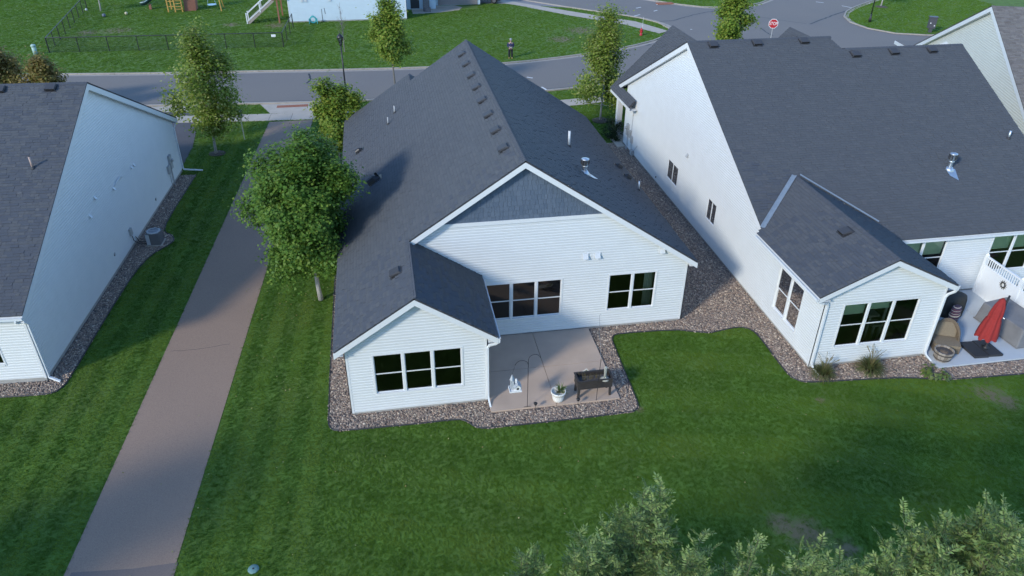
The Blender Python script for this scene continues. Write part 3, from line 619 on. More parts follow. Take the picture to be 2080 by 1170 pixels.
SHADE = mat('roller_shade', (.62, .74, .50), .8, .05, 3)
def shade(parent, O, U, N, w, h): 
    mb = MB(); mb.ob(np.asarray(O, float)-np.asarray(N, float)*.16, np.asarray(U, float)*w, Z*h, np.asarray(N, float)*.01); mb.build('roller_shade', SHADE, parent)
shade(H2, (WB1[0], 0, 2.35), X, NY, 1.0, .57); shade(H2, (WB1[0]+1.06, 0, 2.5), X, NY, 1.0, .42); shade(H2, (0, WS[0], 1.75), Y, -X, 1.94, 1.0)
shade(H2, (WM1[0], 4.25, 2.1), X, NY, 2.2, .85); shade(H2, (WM2[0], 4.25, 2.1), X, NY, 2.2, .85)
CATT = mat('cat_tree_carpet', (.42, .38, .28), .95, .1, 20)
ct = thing('cat_tree', (OX2+3.0, OY2+.75, .2), 'beige carpeted cat tree with perches standing behind the duplex wing window', 'cat tree')
mb = MB(); mb.box((-.5, -.3, 0), (.5, .3, .06)); mb.build('base', CATT, ct)
for x, h in ((-.3, 1.6), (.3, 2.0), (0., 1.1)):
    mb = MB(); mb.tube([(x, 0, .06), (x, 0, h)], .06, 10); mb.build('post', CATT, ct, True)
    mb = MB(); mb.box((x-.24, -.2, h), (x+.24, .2, h+.09)); mb.build('perch', CATT, ct)
for px, py in ((1448, 92), (1537, 88), (1632, 84), (1737, 111), (1815, 106), (1892, 102)):
    d = ray(px, py); n = np.array([0, -m6, 1]); P0 = np.array([OX2, OY2+4.07, zE2]); t = ((P0-CC)@n)/(d@n); q = CC+d*t-np.array([OX2, OY2, 0]); box_vent(H2, q, X, (0, 1, m6))
box_vent(H2, (1.85, 2.45, zw+mw*2.35), Y, (1, 0, mw))
flue(H2, (10.0, 7.4, z2(7.4)), (0, -1, -m6), X, .75); pipe_vent(H2, (14.0, 8.85, z2(8.85)), .05, .4)
def valley(a, b, wd=.16):
    a = np.asarray(a, float); b = np.asarray(b, float); t = unit(b-a); s = unit(np.cross(t, Z)); mb = MB()
    mb.add([a-s*wd+Z*.07, a+Z*.045, a+s*wd+Z*.075, b-s*wd+Z*.07, b+Z*.045, b+s*wd+Z*.075], [(0, 1, 4, 3), (1, 2, 5, 4)]); mb.build('valley_flashing', mat('dull_flashing', (.36, .40, .42), .5, .1, 4, metal=.6), H2)
valley((-.22, yv0+.2, zw+.12), (xw-.1, yv1-.1, zwr-.02), .11); valley((5.15, yv0+.02, zw+.06), (xw+.15, yv1-.12, zwr), .07)
# utility meters on the west wall
um = MB(); um.box((-.16, 23.9, 1.0), (-.022, 24.2, 1.75)); meter = um.build('electric_meter', GREYP, H2)
mb = MB(); mb.tube([(-.16, 24.05, 1.5), (-.26, 24.05, 1.5)], .09, 12); mb.build('meter_dial', GREYP, meter, True)
mb = MB(); mb.box((-.14, 23.4, 1.0), (-.022, 23.7, 1.45)); mb.build('junction_box', GREYP, meter)
mb = MB(); mb.box((-.12, 23.05, .75), (-.022, 23.3, 1.2)); mb.build('junction_box', GREYP, meter)
mb = MB(); mb.tube([(-.06, 23.38, 1.4), (-.06, 23.3, 3.45)], .014, 6); mb.build('mast', GREYP, meter)
mb = MB(); mb.tube([(-.08, 24.05, 0), (-.08, 24.05, 1.0)], .04, 8); mb.build('conduit', PVC, meter)
mb = MB(); mb.tube([(-.07, 23.2, .8), (-.07, 23.0, .0)], .018, 6); mb.tube([(-.07, 22.0, 1.0), (-.07, 22.3, .7), (-.07, 22.7, .3)], .014, 6); mb.box((-.2, 22.6, .1), (-.03, 22.95, .42)); mb.build('gas_meter', GREYP, meter)
wall_hood(H2, (0, 14.2, 3.4), Y, -X, .15, GREYP); mb = MB(); mb.tube([(0, 18.3, .45), (-.06, 18.3, .45), (-.07, 18.3, .4)], .03, 8); mb.build('hose_bib', BLACK, H2)
# front porch: post, dark step
mb = MB(); mb.box((-.15, 26.3, .1), (.2, 26.65, 3.1)); mb.build('porch_post', TRIM, H2); mb = MB(); mb.box((-.2, 25.05, 0), (5, 27, .13)); mb.build('porch_slab', WALK, H2)
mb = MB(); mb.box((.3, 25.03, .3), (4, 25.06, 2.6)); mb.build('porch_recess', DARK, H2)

# ================================================================== HOUSE 0 (left, side wall in shade)
H0 = thing('white_house', (-13.5, 25.3, 0), 'white sided house beside the asphalt path with its long gable wall in shade', 'house', -R(2.95))
yR0, mE0 = 10.35, .49; zR0 = 8.5; zE0 = zR0-mE0*10.7; k0 = math.hypot(1, mE0)
roof(H0, [((.2, -.35, zE0), -X, (0, 1, mE0), [(0, 0), (15, 0), (15, 10.7*k0), (0, 10.7*k0)]), ((.2, 21.05, zE0), -X, (0, -1, mE0), [(0, 0), (15, 0), (15, 10.7*k0), (0, 10.7*k0)])])
ridge_cap(H0, (-14.8, yR0, zR0), (.22, yR0, zR0), (0, 1, -mE0), (0, -1, -mE0))
foundation(H0, [(-14.6, .03), (-.03, .03), (-.03, 20.6), (-14.6, 20.6)], .22)
W0 = (-4.4, -1.25, .95, 2.65)
wall(H0, (0, 0, 0), Y, X, [(0, .22), (20.65, .22), (20.65, 3.15), (yR0, zR0-.15), (0, 3.15)], [], EXPO, SIDING)
wall(H0, (0, 0, 0), X, NY, [(-14.6, .22), (0, .22), (0, 3.15), (-14.6, 3.15)], [W0], EXPO, SIDING)
wall(H0, (0, 20.65, 0), X, Y, [(-14.6, .22), (0, .22), (0, 3.15), (-14.6, 3.15)], [], EXPO, SIDING, False)
wall(H0, (-14.6, 0, 0), Y, -X, [(0, .22), (20.65, .22), (20.65, 3.15), (yR0, zR0-.15), (0, 3.15)], [], EXPO, SIDING, False)
rake(H0, (.2, -.37, zE0-.06), (.2, yR0, zR0-.06), X, .18, wdt=.24); rake(H0, (.2, 21.07, zE0-.06), (.2, yR0, zR0-.06), X, .18, wdt=.24)
eave(H0, (-14.6, -.35, zE0-.04), (.2, -.35, zE0-.04), NY, wall_off=.33); eave(H0, (-14.6, 21.05, zE0-.04), (.2, 21.05, zE0-.04), Y, wall_off=.38)
corner(H0, (0, 0, 0), -X, Y, .2, 3.1); corner(H0, (0, 20.65, 0), -X, -Y, .2, 3.1)
downspout(H0, [(-.05, -.4, zE0-.14), (-.05, -.42, zE0-.25), (.0, -.3, zE0-.36), (.06, -.1, zE0-.46), (.062, .03, zE0-.6), (.062, .05, .32), (.08, .03, .18), (.5, -.12, .07)], Y)
downspout(H0, [(.1, 21.1, zE0-.12), (.1, 21.1, zE0-.25), (.08, 20.8, zE0-.42), (.062, 20.6, zE0-.55), (.062, 20.58, .32), (.1, 20.56, .16), (1.2, 20.5, .08)], Y)
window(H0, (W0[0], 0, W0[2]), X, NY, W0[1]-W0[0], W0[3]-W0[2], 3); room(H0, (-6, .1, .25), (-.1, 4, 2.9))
for y, z, in ((10.3, 3.45), (13.0, 3.4), (13.35, 3.4), (8.15, 3.95), (7.2, 3.5)): wall_hood(H0, (0, y, z), Y, X, .13, PVC)
mb = MB(); mb.tube([(.03, 10.45, 3.5), (.07, 10.8, 3.62), (.07, 11.3, 3.6), (.07, 11.6, 3.5)], .028, 8); mb.build('vent_elbow', PVC, H0, True)
for y, z in ((15.1, .6), (8.4, .85)):
    mb = MB(); mb.box((.018, y-.06, z), (.06, y+.06, z+.14)); mb.build('outlet_cover', GREYP, H0)
mb = MB(); mb.box((.02, 18.4, 1.05), (.15, 18.75, 1.85)); mt0 = mb.build('electric_meter', GREYP, H0)
mb = MB(); mb.tube([(.15, 18.6, 1.55), (.25, 18.6, 1.55)], .09, 12); mb.build('meter_dial', GREYP, mt0, True)
mb = MB(); mb.box((.02, 17.9, .95), (.14, 18.25, 1.4)); mb.build('junction_box', GREYP, mt0)
mb = MB(); mb.tube([(.07, 18.5, 0), (.07, 18.5, 1.05)], .035, 8); mb.tube([(.06, 18.1, 0), (.06, 18.1, 1.0)], .018, 6); mb.build('conduit', GREYP, mt0)
mb = MB(); mb.box((.02, 10.6, .75), (.12, 10.85, 1.1)); dc = mb.build('disconnect_box', GREYP, H0); mb = MB(); mb.tube([(.08, 10.7, .75), (.1, 10.75, .4), (.3, 10.9, .12), (.8, 11.0, .1)], .02, 6); mb.build('conduit', BLACK, dc)
def p0(y, up): q = [(-.0, 0, 0)]; return q
for px, py in ((0, 183), (104, 179), (-140, 186)):
    d = ray(px, py); Mi = np.array(Matrix.LocRotScale(H0.location, H0.rotation_euler, None).inverted()); dl = Mi[:3, :3]@d; cl = Mi[:3, :3]@CC+Mi[:3, 3]
    n = np.array([0, -mE0, 1]); P0 = np.array([0, -.35, zE0]); t = ((P0-cl)@n)/(dl@n); box_vent(H0, cl+dl*t, X, (0, 1, mE0))
d = ray(67, 342); dl = Mi[:3, :3]@d; t = ((P0-cl)@n)/(dl@n); pipe_vent(H0, cl+dl*t, .045, .5, mat('copper_pipe', (.36, .26, .22), .5))

# ================================================================== HOUSE 3 (beige, beyond the duplex)
H3 = thing('beige_house', (37.8, 43.1, 0), 'beige sided house with a brown-grey roof beyond the duplex', 'house', -R(20.5))
k3 = math.hypot(1, .43)
roof(H3, [((0, -12.6, 9-.43*12.6), X, (0, 1, .43), [(0, 0), (13, 0), (13, 12.6*k3), (0, 12.6*k3)]), ((0, 13.6, 9-.43*13.6), X, (0, -1, .43), [(0, 0), (13, 0), (13, 13.6*k3), (0, 13.6*k3)])], SHING3)
foundation(H3, [(.28, -12), (12.7, -12), (12.7, 13), (.28, 13)], .2)
wall(H3, (.25, 0, 0), Y, -X, [(-12, .2), (13, .2), (13, 3.2), (0, 8.75), (-12, 3.6)], [(6.3, 8.3, 1.6, 2.6)], .14, SIDING_B)
wall(H3, (0, 13, 0), X, Y, [(.25, .2), (12.7, .2), (12.7, 3.2), (.25, 3.2)], [], .14, SIDING_B, False); wall(H3, (0, -12, 0), X, NY, [(.25, .2), (12.7, .2), (12.7, 3.5), (.25, 3.5)], [], .14, SIDING_B, False)
window(H3, (.25, 6.3, 1.6), Y, -X, 2, 1, 2, True); mb = MB(); mb.quad((1.2, 5, .3), (1.2, 10, .3), (1.2, 10, 3), (1.2, 5, 3)); mb.build('interior_partition', ROOM, H3)
rake(H3, (0, -12.6, 9-.43*12.6-.06), (0, 0, 8.94), -X, .25, wdt=.26); rake(H3, (0, 13.6, 9-.43*13.6-.06), (0, 0, 8.94), -X, .25, wdt=.26)
box_vent(H3, (3.2, -1.5, 9-.43*1.5), X, (0, 1, .43))
# its front porch gable
mb = MB(); mb.prism([(.02, 13.2, 3.15), (.02, 17.7, 2.75), (5, 17.7, 2.75), (5, 13.2, 3.15)], (0, 0, .06)); mb.build('porch_roof', SHING3, H3)
mb = MB(); mb.ob((-.05, 13.4, 2.88), (0, 4.3, -.38), (0, 0, .26), (.06, 0, 0)); mb.ob((0, 17.6, 2.5), (4, 0, 0), (0, 0, .22), (0, .05, 0)); mb.build('porch_fascia', TRIM, H3)
mb = MB(); mb.box((.1, 13.0, .0), (4.5, 17.2, 2.6)); mb.build('porch_wall', SIDING_B, H3)

# ================================================================== FAR HOUSE ACROSS THE STREET
HF = thing('pale_blue_house', (-9.1, 86.7, 0), 'pale blue sided house across the street with a black vehicle in its driveway', 'house')
foundation(HF, [(.03, .03), (12.47, .03), (12.47, 11), (.03, 11)], .12)
wall(HF, (0, 0, 0), X, NY, [(0, .12), (12.5, .12), (12.5, 5.6), (6.25, 8.6), (0, 5.6)], [], .13, SIDING_F)
wall(HF, (0, 0, 0), Y, -X, [(0, .12), (11, .12), (11, 5.6), (0, 5.6)], [], .13, SIDING_F, False); wall(HF, (12.5, 0, 0), Y, X, [(0, .12), (11, .12), (11, 5.6), (0, 5.6)], [], .13, SIDING_F)
wall(HF, (0, 4.6, 0), X, NY, [(12.5, .12), (16.1, .12), (16.1, 3.3), (12.5, 3.3)], [], .13, SIDING_F)
wall(HF, (0, 6.4, 0), X, NY, [(16.1, .12), (21.5, .12), (21.5, 3.3), (16.1, 3.3)], [], .13, SIDING_F)
mb = MB(); mb.box((16.05, 6.33, .1), (16.18, 6.4, 3.2)); mb.build('corner_trim', TRIM, HF); corner(HF, (0, 0, 0), X, Y, .1, 5.5); corner(HF, (12.5, 0, 0), -X, Y, .1, 5.5)
k8 = math.hypot(1, .5)
roof(HF, [((-.4, -.4, 5.5), Y, (1, 0, .48), [(0, 0), (12, 0), (12, 6.65*k8), (0, 6.65*k8)]), ((12.9, -.4, 5.5), Y, (-1, 0, .48), [(0, 0), (12, 0), (12, 6.65*k8), (0, 6.65*k8)]), ((12.5, 4.2, 3.3), X, (0, 1, .3), [(0, 0), (9.5, 0), (9.5, 6), (0, 6)])], quota=0, expo=.3)
mb = MB(); mb.box((13.2, 4.55, .2), (14.2, 4.6, 2.3)); dr = mb.build('front_door', mat('door_dark', (.03, .03, .035), .5), HF)
mb = MB(); mb.tube([(14.1, 4.5, 1.1), (14.1, 4.54, 1.1)], .03, 8); mb.build('handle', METAL, dr)
mb = MB(); mb.box((16.5, 6.33, .15), (21.2, 6.4, 2.4)); gd = mb.build('garage_door', mat('garage_door_taupe', (.24, .21, .20), .6), HF)
for i in range(4):
    mb = MB(); mb.box((16.5, 6.32, .16+i*.56), (21.2, 6.335, .68+i*.56)); mb.build('door_panel', MATS['garage_door_taupe'], gd)
for x in (1.5, 1.9, 4.4): mb = MB(); mb.box((x-.12, -.12, 2.1), (x+.12, -.02, 2.3)); mb.build('wall_vent', PVC, HF)
mb = MB(); mb.box((14.6, 3.6, 0), (15.3, 4.4, 1.2)); mb.box((14.8, 3.3, 0), (15.4, 3.7, .5)); mb.build('stone_pillar', mat('stone_grey', (.16, .15, .15), .9, .3, 8), HF)
# deck stairs
dk = thing('deck', (-13.6, 86.6, 0), 'timber deck with white railed stairs beside the pale blue house', 'deck')
WOODG = mat('weathered_timber', (.30, .26, .22), .9, .15, 6); WOODR = mat('stained_timber', (.26, .11, .07), .8, .15, 6)
for k in range(12):
    mb = MB(); x = .15+k*.245; z = .2+k*.19; mb.box((x, .05, z-.03), (x+.3, 1.15, z)); mb.build('tread', WOODG, dk)
for y in (0., 1.15):
    mb = MB(); mb.prism([(0, y, 0), (.35, y, 0), (3.15, y, 2.2), (3.15, y, 2.5), (2.9, y, 2.5)], (0, .05, 0)); mb.build('stringer', WOODG, dk)
    for x, z in ((.05, 0), (1.55, 1.15), (3.0, 2.35)):
        mb = MB(); mb.box((x, y-.05, z), (x+.1, y+.05, z+1.05)); mb.box((x-.02, y-.07, z+1.05), (x+.12, y+.07, z+1.1)); mb.build('railing_post', TRIM, dk)
    for dz in (.18, .92):
        mb = MB(); mb.ob((.1, y-.03, dz), (2.95, 0, 2.3), (0, .06, 0), (0, 0, .08)); mb.build('handrail', TRIM, dk)
    for k in range(20):
        x = .2+k*.14; mb = MB(); mb.box((x, y-.01, x*.78+.2), (x+.02, y+.01, x*.78+.95)); mb.build('baluster', BLACK, dk)
mb = MB(); mb.box((2.9, -.1, 2.36), (4.48, 4, 2.5)); mb.build('platform', WOODR, dk)
for x, y in ((3.35, -.05), (3.35, 3.7)): mb = MB(); mb.box((x, y, 0), (x+.15, y+.15, 2.36)); mb.build('deck_post', WOODR, dk)

# ================================================================== PATIOS
pt1 = flat('patio', PATIO1, .03, SOIL)
jx, jy = 5.42, 23.05
for (xa, xb, ya, yb) in ((2.96, jx, 20.74, jy), (jx, 7.84, 20.72, jy), (2.96, jx, jy, 25.42), (jx, 7.84, jy, 25.42)):
    mb = MB(); g = .009; mb.box((xa+g, ya+g, 0), (xb-g, yb-g, .1)); mb.build('concrete_slab', CONC, pt1)
pt2 = flat('patio', PATIO2, .03, SOIL)
for (xa, xb, ya, yb) in ((20.9, 24.9, 20.5, 22.9), (20.9, 24.9, 22.9, 25.6), (24.9, 28.5, 20.45, 22.9), (24.9, 28.5, 22.9, 25.6)):
    mb = MB(); g = .006; mb.box((xa+g, ya+g, 0), (xb-g, yb-g, .1)); mb.build('concrete_slab', CONC2, pt2)
mb = MB(); mb.box((15.2, 45.7, 0), (15.75, 47.3, .1)); mb.build('splash_slab', WALK, kind='structure')

# ---- river rock in the beds
STONE = mat('river_rock', None, .8, .25, 30, island=[(0.166, 0.12, 0.099), (0.317, 0.228, 0.174), (0.179, 0.144, 0.124), (0.415, 0.324, 0.248), (0.221, 0.144, 0.105), (0.166, 0.15, 0.139), (0.332, 0.228, 0.168), (0.636, 0.516, 0.396), (0.193, 0.15, 0.119), (0.262, 0.204, 0.164)])
ICO = None
def ico():
    t = (1+5**.5)/2; V = np.array([(-1, t, 0), (1, t, 0), (-1, -t, 0), (1, -t, 0), (0, -1, t), (0, 1, t), (0, -1, -t), (0, 1, -t), (t, 0, -1), (t, 0, 1), (-t, 0, -1), (-t, 0, 1)], float)
    V /= np.linalg.norm(V[0]); F = np.array([(0, 11, 5), (0, 5, 1), (0, 1, 7), (0, 7, 10), (0, 10, 11), (1, 5, 9), (5, 11, 4), (11, 10, 2), (10, 7, 6), (7, 1, 8), (3, 9, 4), (3, 4, 2), (3, 2, 6), (3, 6, 8), (3, 8, 9), (4, 9, 5), (2, 4, 11), (6, 2, 10), (8, 6, 7), (9, 8, 1)])
    return V, F
def stones(name, poly, dens, excl, label):
    P = np.array(poly); lo, hi = P.min(0), P.max(0); n = int((hi-lo).prod()*dens)
    Q = lo+rng.random((n, 2))*(hi-lo); k = inside(Q, poly)
    for e in excl: k &= ~inside(Q, e)
    Q = Q[k]; pq = proj(np.c_[Q, np.zeros(len(Q))]); Q = Q[(pq[:, 0] > -120) & (pq[:, 0] < 2200) & (pq[:, 1] > 0) & (pq[:, 1] < 1300)]
    V0, F0 = ico(); n = len(Q); s = .019+.025*rng.random(n)**1.5
    V = V0[None]*(1+.22*rng.normal(size=(n, 12, 1))).clip(.6, 1.5); V = V*(np.stack([1+.5*rng.random(n), .8+.4*rng.random(n), .55+.3*rng.random(n)], 1)*s[:, None])[:, None]
    a = rng.random(n)*6.283; c, sn = np.cos(a)[:, None], np.sin(a)[:, None]
    V = np.stack([V[..., 0]*c-V[..., 1]*sn, V[..., 0]*sn+V[..., 1]*c, V[..., 2]], 2)+np.c_[Q, .012+.02*rng.random(n)][:, None]
    F = F0[None]+np.arange(n)[:, None, None]*12
    o = link(name, new_mesh(name, V.reshape(-1, 3), F.reshape(-1, 3)), STONE); tag(o, label, 'gravel', kind='stuff'); return n
slab3 = [(15.2, 45.7), (15.8, 45.7), (15.8, 47.3), (15.2, 47.3)]
hf = [[(-1.95, 21.46), (2.9, 21.46), (2.9, 25.43), (11.9, 25.43), (11.9, 46), (-1.95, 46)], [(15.83, 21.41), (20.85, 21.41), (20.85, 25.6), (31, 25.6), (31, 47), (15.83, 47)]]
stones('river_rock', BED1, 600, hf+[PATIO1, PATIO2, slab3], 'mixed grey and tan river rock around the middle house and duplex')
stones('river_rock', BED0, 600, [HOUSE_FP[2]], 'shaded grey river rock along the left house wall')
def edging(poly, label, a, b):
    L = smooth_line([p for p in poly[a:b]], 1); mb = MB(); mb.tube([(p[0], p[1], .03) for p in L], .028, 6); o = mb.build('garden_edging', BLACKP); tag(o, label, 'edging')
edging(BED1, 'black plastic edging curving round the middle house gravel', 0, 32); edging(BED0, 'black plastic edging along the left house gravel', 0, 14)

# ================================================================== PATIO 1 THINGS
pl = thing('raised_planter', (6.9, 21.2, .1), 'dark brown raised planter box on legs at the patio edge', 'planter')
PLM = mat('dark_resin', (.035, .030, .028), .6, .15, 12, .3, 60)
for sx in (-1, 1):
    for sy in (-1, 1):
        mb = MB(); mb.ob((sx*.58-.04+sx*.03, sy*.22-.04, 0), X*.08, Y*.08, np.array([-sx*.03, 0, .72])); mb.build('leg', PLM, pl)
for a, b in (((-.66, -.28, .42), (.66, -.25, .78)), ((-.66, .25, .42), (.66, .28, .78)), ((-.66, -.25, .42), (-.63, .25, .78)), ((.63, -.25, .42), (.66, .25, .78))):
    mb = MB(); mb.box(a, b); mb.build('side_panel', PLM, pl)
mb = MB()
for a, b in (((-.69, -.31, .782), (.69, -.24, .81)), ((-.69, .24, .782), (.69, .31, .81)), ((-.69, -.24, .782), (-.62, .24, .81)), ((.62, -.24, .782), (.69, .24, .81))): mb.box(a, b)
mb.build('rim', PLM, pl); mb = MB(); mb.box((-.63, -.25, .45), (.63, .25, .62)); mb.build('soil', SOIL, pl)
DRYG = mat('dry_stems', (.19, .16, .07), .9, .2, 8, tl=.2)
mb = MB()
for i in range(60):
    x, y = random.uniform(-.5, .3), random.uniform(-.2, .2); mb.tube([(x, y, .6), (x+random.uniform(-.08, .08), y+random.uniform(-.08, .08), .6+random.uniform(.08, .3))], [.008, .003], 3)
mb.build('dry_stems', DRYG, pl)
st = thing('garden_statue', (7.28, 21.02, .82), 'pale stone column ornament with a round dish on the planter rim', 'ornament')
STN = mat('cast_stone', (.36, .35, .30), .9, .1, 10)
mb = MB(); mb.lathe([(.16, 0), (.17, .03), (.1, .06), (.06, .1)], (0, 0, 0), 14); mb.build('dish', STN, st, True)
mb = MB(); mb.lathe([(.055, .08), (.045, .25), (.06, .45), (.05, .5), (.07, .55), (.03, .6)], (0, 0, 0), 10); mb.build('column', STN, st, True)
po = thing('flower_pot', (5.52, 20.98, .1), 'white ribbed flower pot with a spiky green plant', 'pot')
mb = MB(); mb.lathe([(.17, 0), (.19, .02), (.215, .12), (.21, .13), (.235, .24), (.23, .25), (.25, .36), (.285, .37), (.285, .44), (.25, .44), (.235, .38)], (0, 0, 0), 20); mb.build('pot', mat('white_glaze', (.66, .64, .60), .5, .08, 5), po, True)
mb = MB(); mb.lathe([(.235, .37), (.01, .385)], (0, 0, 0), 16); mb.build('soil', SOIL, po)
SPIKE = mat('spiky_leaf', None, .6, tl=.25, island=[(.07, .13, .02), (.10, .17, .03), (.05, .10, .02), (.16, .19, .05)])
def spiky(name, parent, c, n, l, w, mt, droop=.5, spread=1.):
    mb = MB()
    for i in range(n):
        a = random.random()*6.283; e = random.uniform(.25, 1.35)*spread; L = l*random.uniform(.6, 1.1); d = np.array([math.cos(a)*math.sin(e), math.sin(a)*math.sin(e), math.cos(e)]); s = unit(np.cross(d, Z+.01*X))*w
        p0 = np.array(c)+s*0+np.array([math.cos(a), math.sin(a), 0])*.03; p1 = p0+d*L*.55; p2 = p0+d*L-Z*droop*L*.35*math.sin(e)
        mb.add([p0-s*.6, p0+s*.6, p1+s, p1-s, p2], [(0, 1, 2, 3), (3, 2, 4)])
    return mb.build(name, mt, parent)
spiky('leaves', po, (.08, .05, .37), 60, .36, .014, SPIKE, .3)
sh = thing('shepherd_hook', (4.32, 20.78, 0), 'black double shepherd hook pole carrying the white birdhouse feeder', 'garden hook')
mb = MB(); mb.tube([(0, 0, -.1), (0, 0, 2.15)], .011, 6); mb.build('pole', BLACK, sh)
def arc(c, r, a0, a1, n=9, up=1): return [(c[0]+r*math.cos(a0+(a1-a0)*i/(n-1)), 0, c[1]+r*up*math.sin(a0+(a1-a0)*i/(n-1))) for i in range(n)]
mb = MB(); mb.tube([(0, 0, 2.1)]+arc((.22, 2.25), .22, math.pi, .25), .010, 6); mb.build('hook_arm', BLACK, sh)
mb = MB(); mb.tube([(0, 0, 1.85)]+arc((-.24, 2.02), .24, 0, math.pi*.93), .010, 6); mb.build('hook_arm', BLACK, sh)
mb = MB(); mb.tube([(-.12, 0, .0), (-.12, 0, .12), (.12, 0, .12), (.12, 0, .0)], .009, 5); mb.build('ground_prong', BLACK, sh)
bf = thing('bird_feeder', (3.85, 20.78, .98), 'white birdhouse feeder hanging from the shepherd hook', 'bird feeder')
WOODW = mat('white_painted_wood', (.72, .73, .73), .6, .05, 8); GREYR = mat('grey_tin_roof', (.36, .39, .42), .5)
mb = MB(); mb.box((-.22, -.18, 0), (.22, .18, .025)); mb.build('tray', WOODW, bf)
mb = MB()
for a, b in (((-.22, -.18, .025), (.22, -.165, .06)), ((-.22, .165, .025), (.22, .18, .06)), ((-.22, -.165, .025), (-.205, .165, .06)), ((.205, -.165, .025), (.22, .165, .06))): mb.box(a, b)
mb.build('tray_rim', WOODW, bf)
mb = MB(); mb.prism([(-.02, -.14, .03), (.18, -.14, .03), (.18, -.14, .2), (.08, -.14, .29), (-.02, -.14, .2)], (0, .26, 0)); mb.build('house_body', WOODW, bf)
mb = MB(); mb.tube([(.08, -.145, .13), (.08, -.142, .13)], .05, 12); mb.build('entrance_hole', DARK, bf)
for s in (-1, 1): mb = MB(); mb.ob((.08, -.17, .305), (s*.14, 0, -.126), (0, .32, 0), (0, 0, .012)); mb.build('roof_board', GREYR, bf)
mb = MB(); mb.box((-.16, -.02, .03), (-.04, .12, .42)); mb.lathe([(.1, .42), (.07, .5), (.005, .66)], (-.1, .05, 0), 4); mb.build('steeple', GREYR, bf)
mb = MB(); mb.lathe([(.05, .2), (.05, .38), (.02, .44)], (.05, .06, 0), 10); mb.build('seed_tube', WOODW, bf)
mb = MB(); mb.tube([(-.1, .05, .64), (-.0, 0, 1.14)], .004, 4); mb.build('hanging_wire', BLACK, bf)
tp = thing('garden_pole', (6.92, 20.74, 0), 'tall slender garden pole in front of the raised planter', 'pole')
mb = MB(); mb.tube([(0, 0, -.1), (.02, 0, 1.0), (.06, .02, 2.0)], .011, 6); mb.build('lower_pole', BLACK, tp)
mb = MB(); mb.tube([(.06, .02, 1.98), (-.05, .05, 3.0), (-.12, .06, 3.85), (-.09, .06, 3.92), (-.05, .06, 3.88)], .006, 5); mb.build('upper_rod', mat('grey_rod', (.2, .22, .25), .5), tp)
def solar(loc, label):
    t = thing('solar_light', loc, label, 'garden light', group='solar lights along the patio edge')
    mb = MB(); mb.tube([(0, 0, -.05), (0, 0, .24)], .008, 6); mb.build('stake', BLACK, t)
    mb = MB(); mb.lathe([(.02, .23), (.05, .245), (.06, .30), (.055, .31)], (0, 0, 0), 10); mb.build('lens', glass('smoky_lens', (.3, .3, .3)), t, True)
    mb = MB(); mb.lathe([(.02, .305), (.075, .31), (.075, .325), (.05, .345), (.01, .35)], (0, 0, 0), 10); mb.build('cap', BLACK, t, True)
solar((4.60, 20.66, .02), 'black solar stake light between the shepherd hook and the white pot'); solar((6.2, 20.64, .02), 'black solar stake light in front of the planter box leg')
sc = thing('garden_stool', (6.75, 22.05, .1), 'small cream garden stool with woven olive pad behind the planter', 'stool')
mb = MB(); mb.lathe([(.2, 0), (.24, .05), (.22, .1), (.12, .12)], (-.12, -.02, 0), 14, 1, .75); mb.build('base', mat('cream_resin', (.55, .53, .46), .6), sc, True)
mb = MB(); mb.ob((0, -.12, .12), (.3, .12, .1), (-.1, .28, .02), (0, 0, .03)); mb.build('frame', MATS['cream_resin'], sc); mb = MB(); mb.ob((.03, -.08, .152), (.24, .09, .08), (-.08, .21, .015), (0, 0, .012)); mb.build('woven_pad', mat('olive_weave', (.17, .17, .10), .9, .2, 60), sc)

# ================================================================== PATIO 2 THINGS
um = thing('patio_umbrella', (23.35, 21.3, .1), 'closed red cantilever patio umbrella on a black slab base', 'umbrella')
RED = mat('red_canvas', (.27, .022, .02), .85, .12, 6, .2, 60)
for i in range(2):
    mb = MB(); x0 = -.62+i*.64; mb.prism([(x0, -.52, 0), (x0+.6, -.56, 0), (x0+.6, .46, 0), (x0, .5, 0)], (0, 0, .10)); mb.build('base_slab', BLACKP, um)
mb = MB(); mb.lathe([(.16, .1), (.16, .13), (.06, .16), (.055, .4)], (.25, 0, 0), 12); mb.tube([(.25, 0, .1), (.33, .02, 1.3), (.42, .04, 2.55)], .04, 10); mb.build('pole', BLACK, um, True)
nn = 40; V = []; F = []
prof = [(2.5, .03), (2.42, .10), (2.1, .19), (1.75, .23), (1.6, .215), (1.45, .27), (1.0, .34), (.74, .38)]
for k, (z, r) in enumerate(prof):
    for j in range(nn):
        a = 2*math.pi*j/nn; f = 1+.32*(abs(math.sin(a*4.0+.3))-.5)*min(1, k/2.)+(.05*math.sin(a*11+k)); zz = z-(.10*abs(math.sin(a*4+.3)) if k == len(prof)-1 else 0)
        V.append((.12+(2.5-z)*-.06+r*f*math.cos(a), -.02+r*f*math.sin(a), zz))
for k in range(len(prof)-1):
    for j in range(nn): F.append((k*nn+j, k*nn+(j+1) % nn, (k+1)*nn+(j+1) % nn, (k+1)*nn+j))
F.append(tuple(range(nn)))
mb = MB(); mb.add(V, F); mb.build('canopy', RED, um, True)
mb = MB(); mb.tube([(.12+.225*math.cos(a*.3927)-.05, -.02+.225*math.sin(a*.3927), 1.62) for a in range(17)], .018, 5); mb.build('tie_strap', RED, um)
mb = MB(); mb.tube([(.35, .02, 1.55), (.42, -.05, 1.58), (.45, -.12, 1.55)], .02, 6); mb.build('crank_handle', METAL, um)
def lump(name, parent, prof2, mt, n=16, sx=1, sy=1, c=(0, 0, 0)): mb = MB(); mb.lathe(prof2, c, n, sx, sy); return mb.build(name, mt, parent, True)
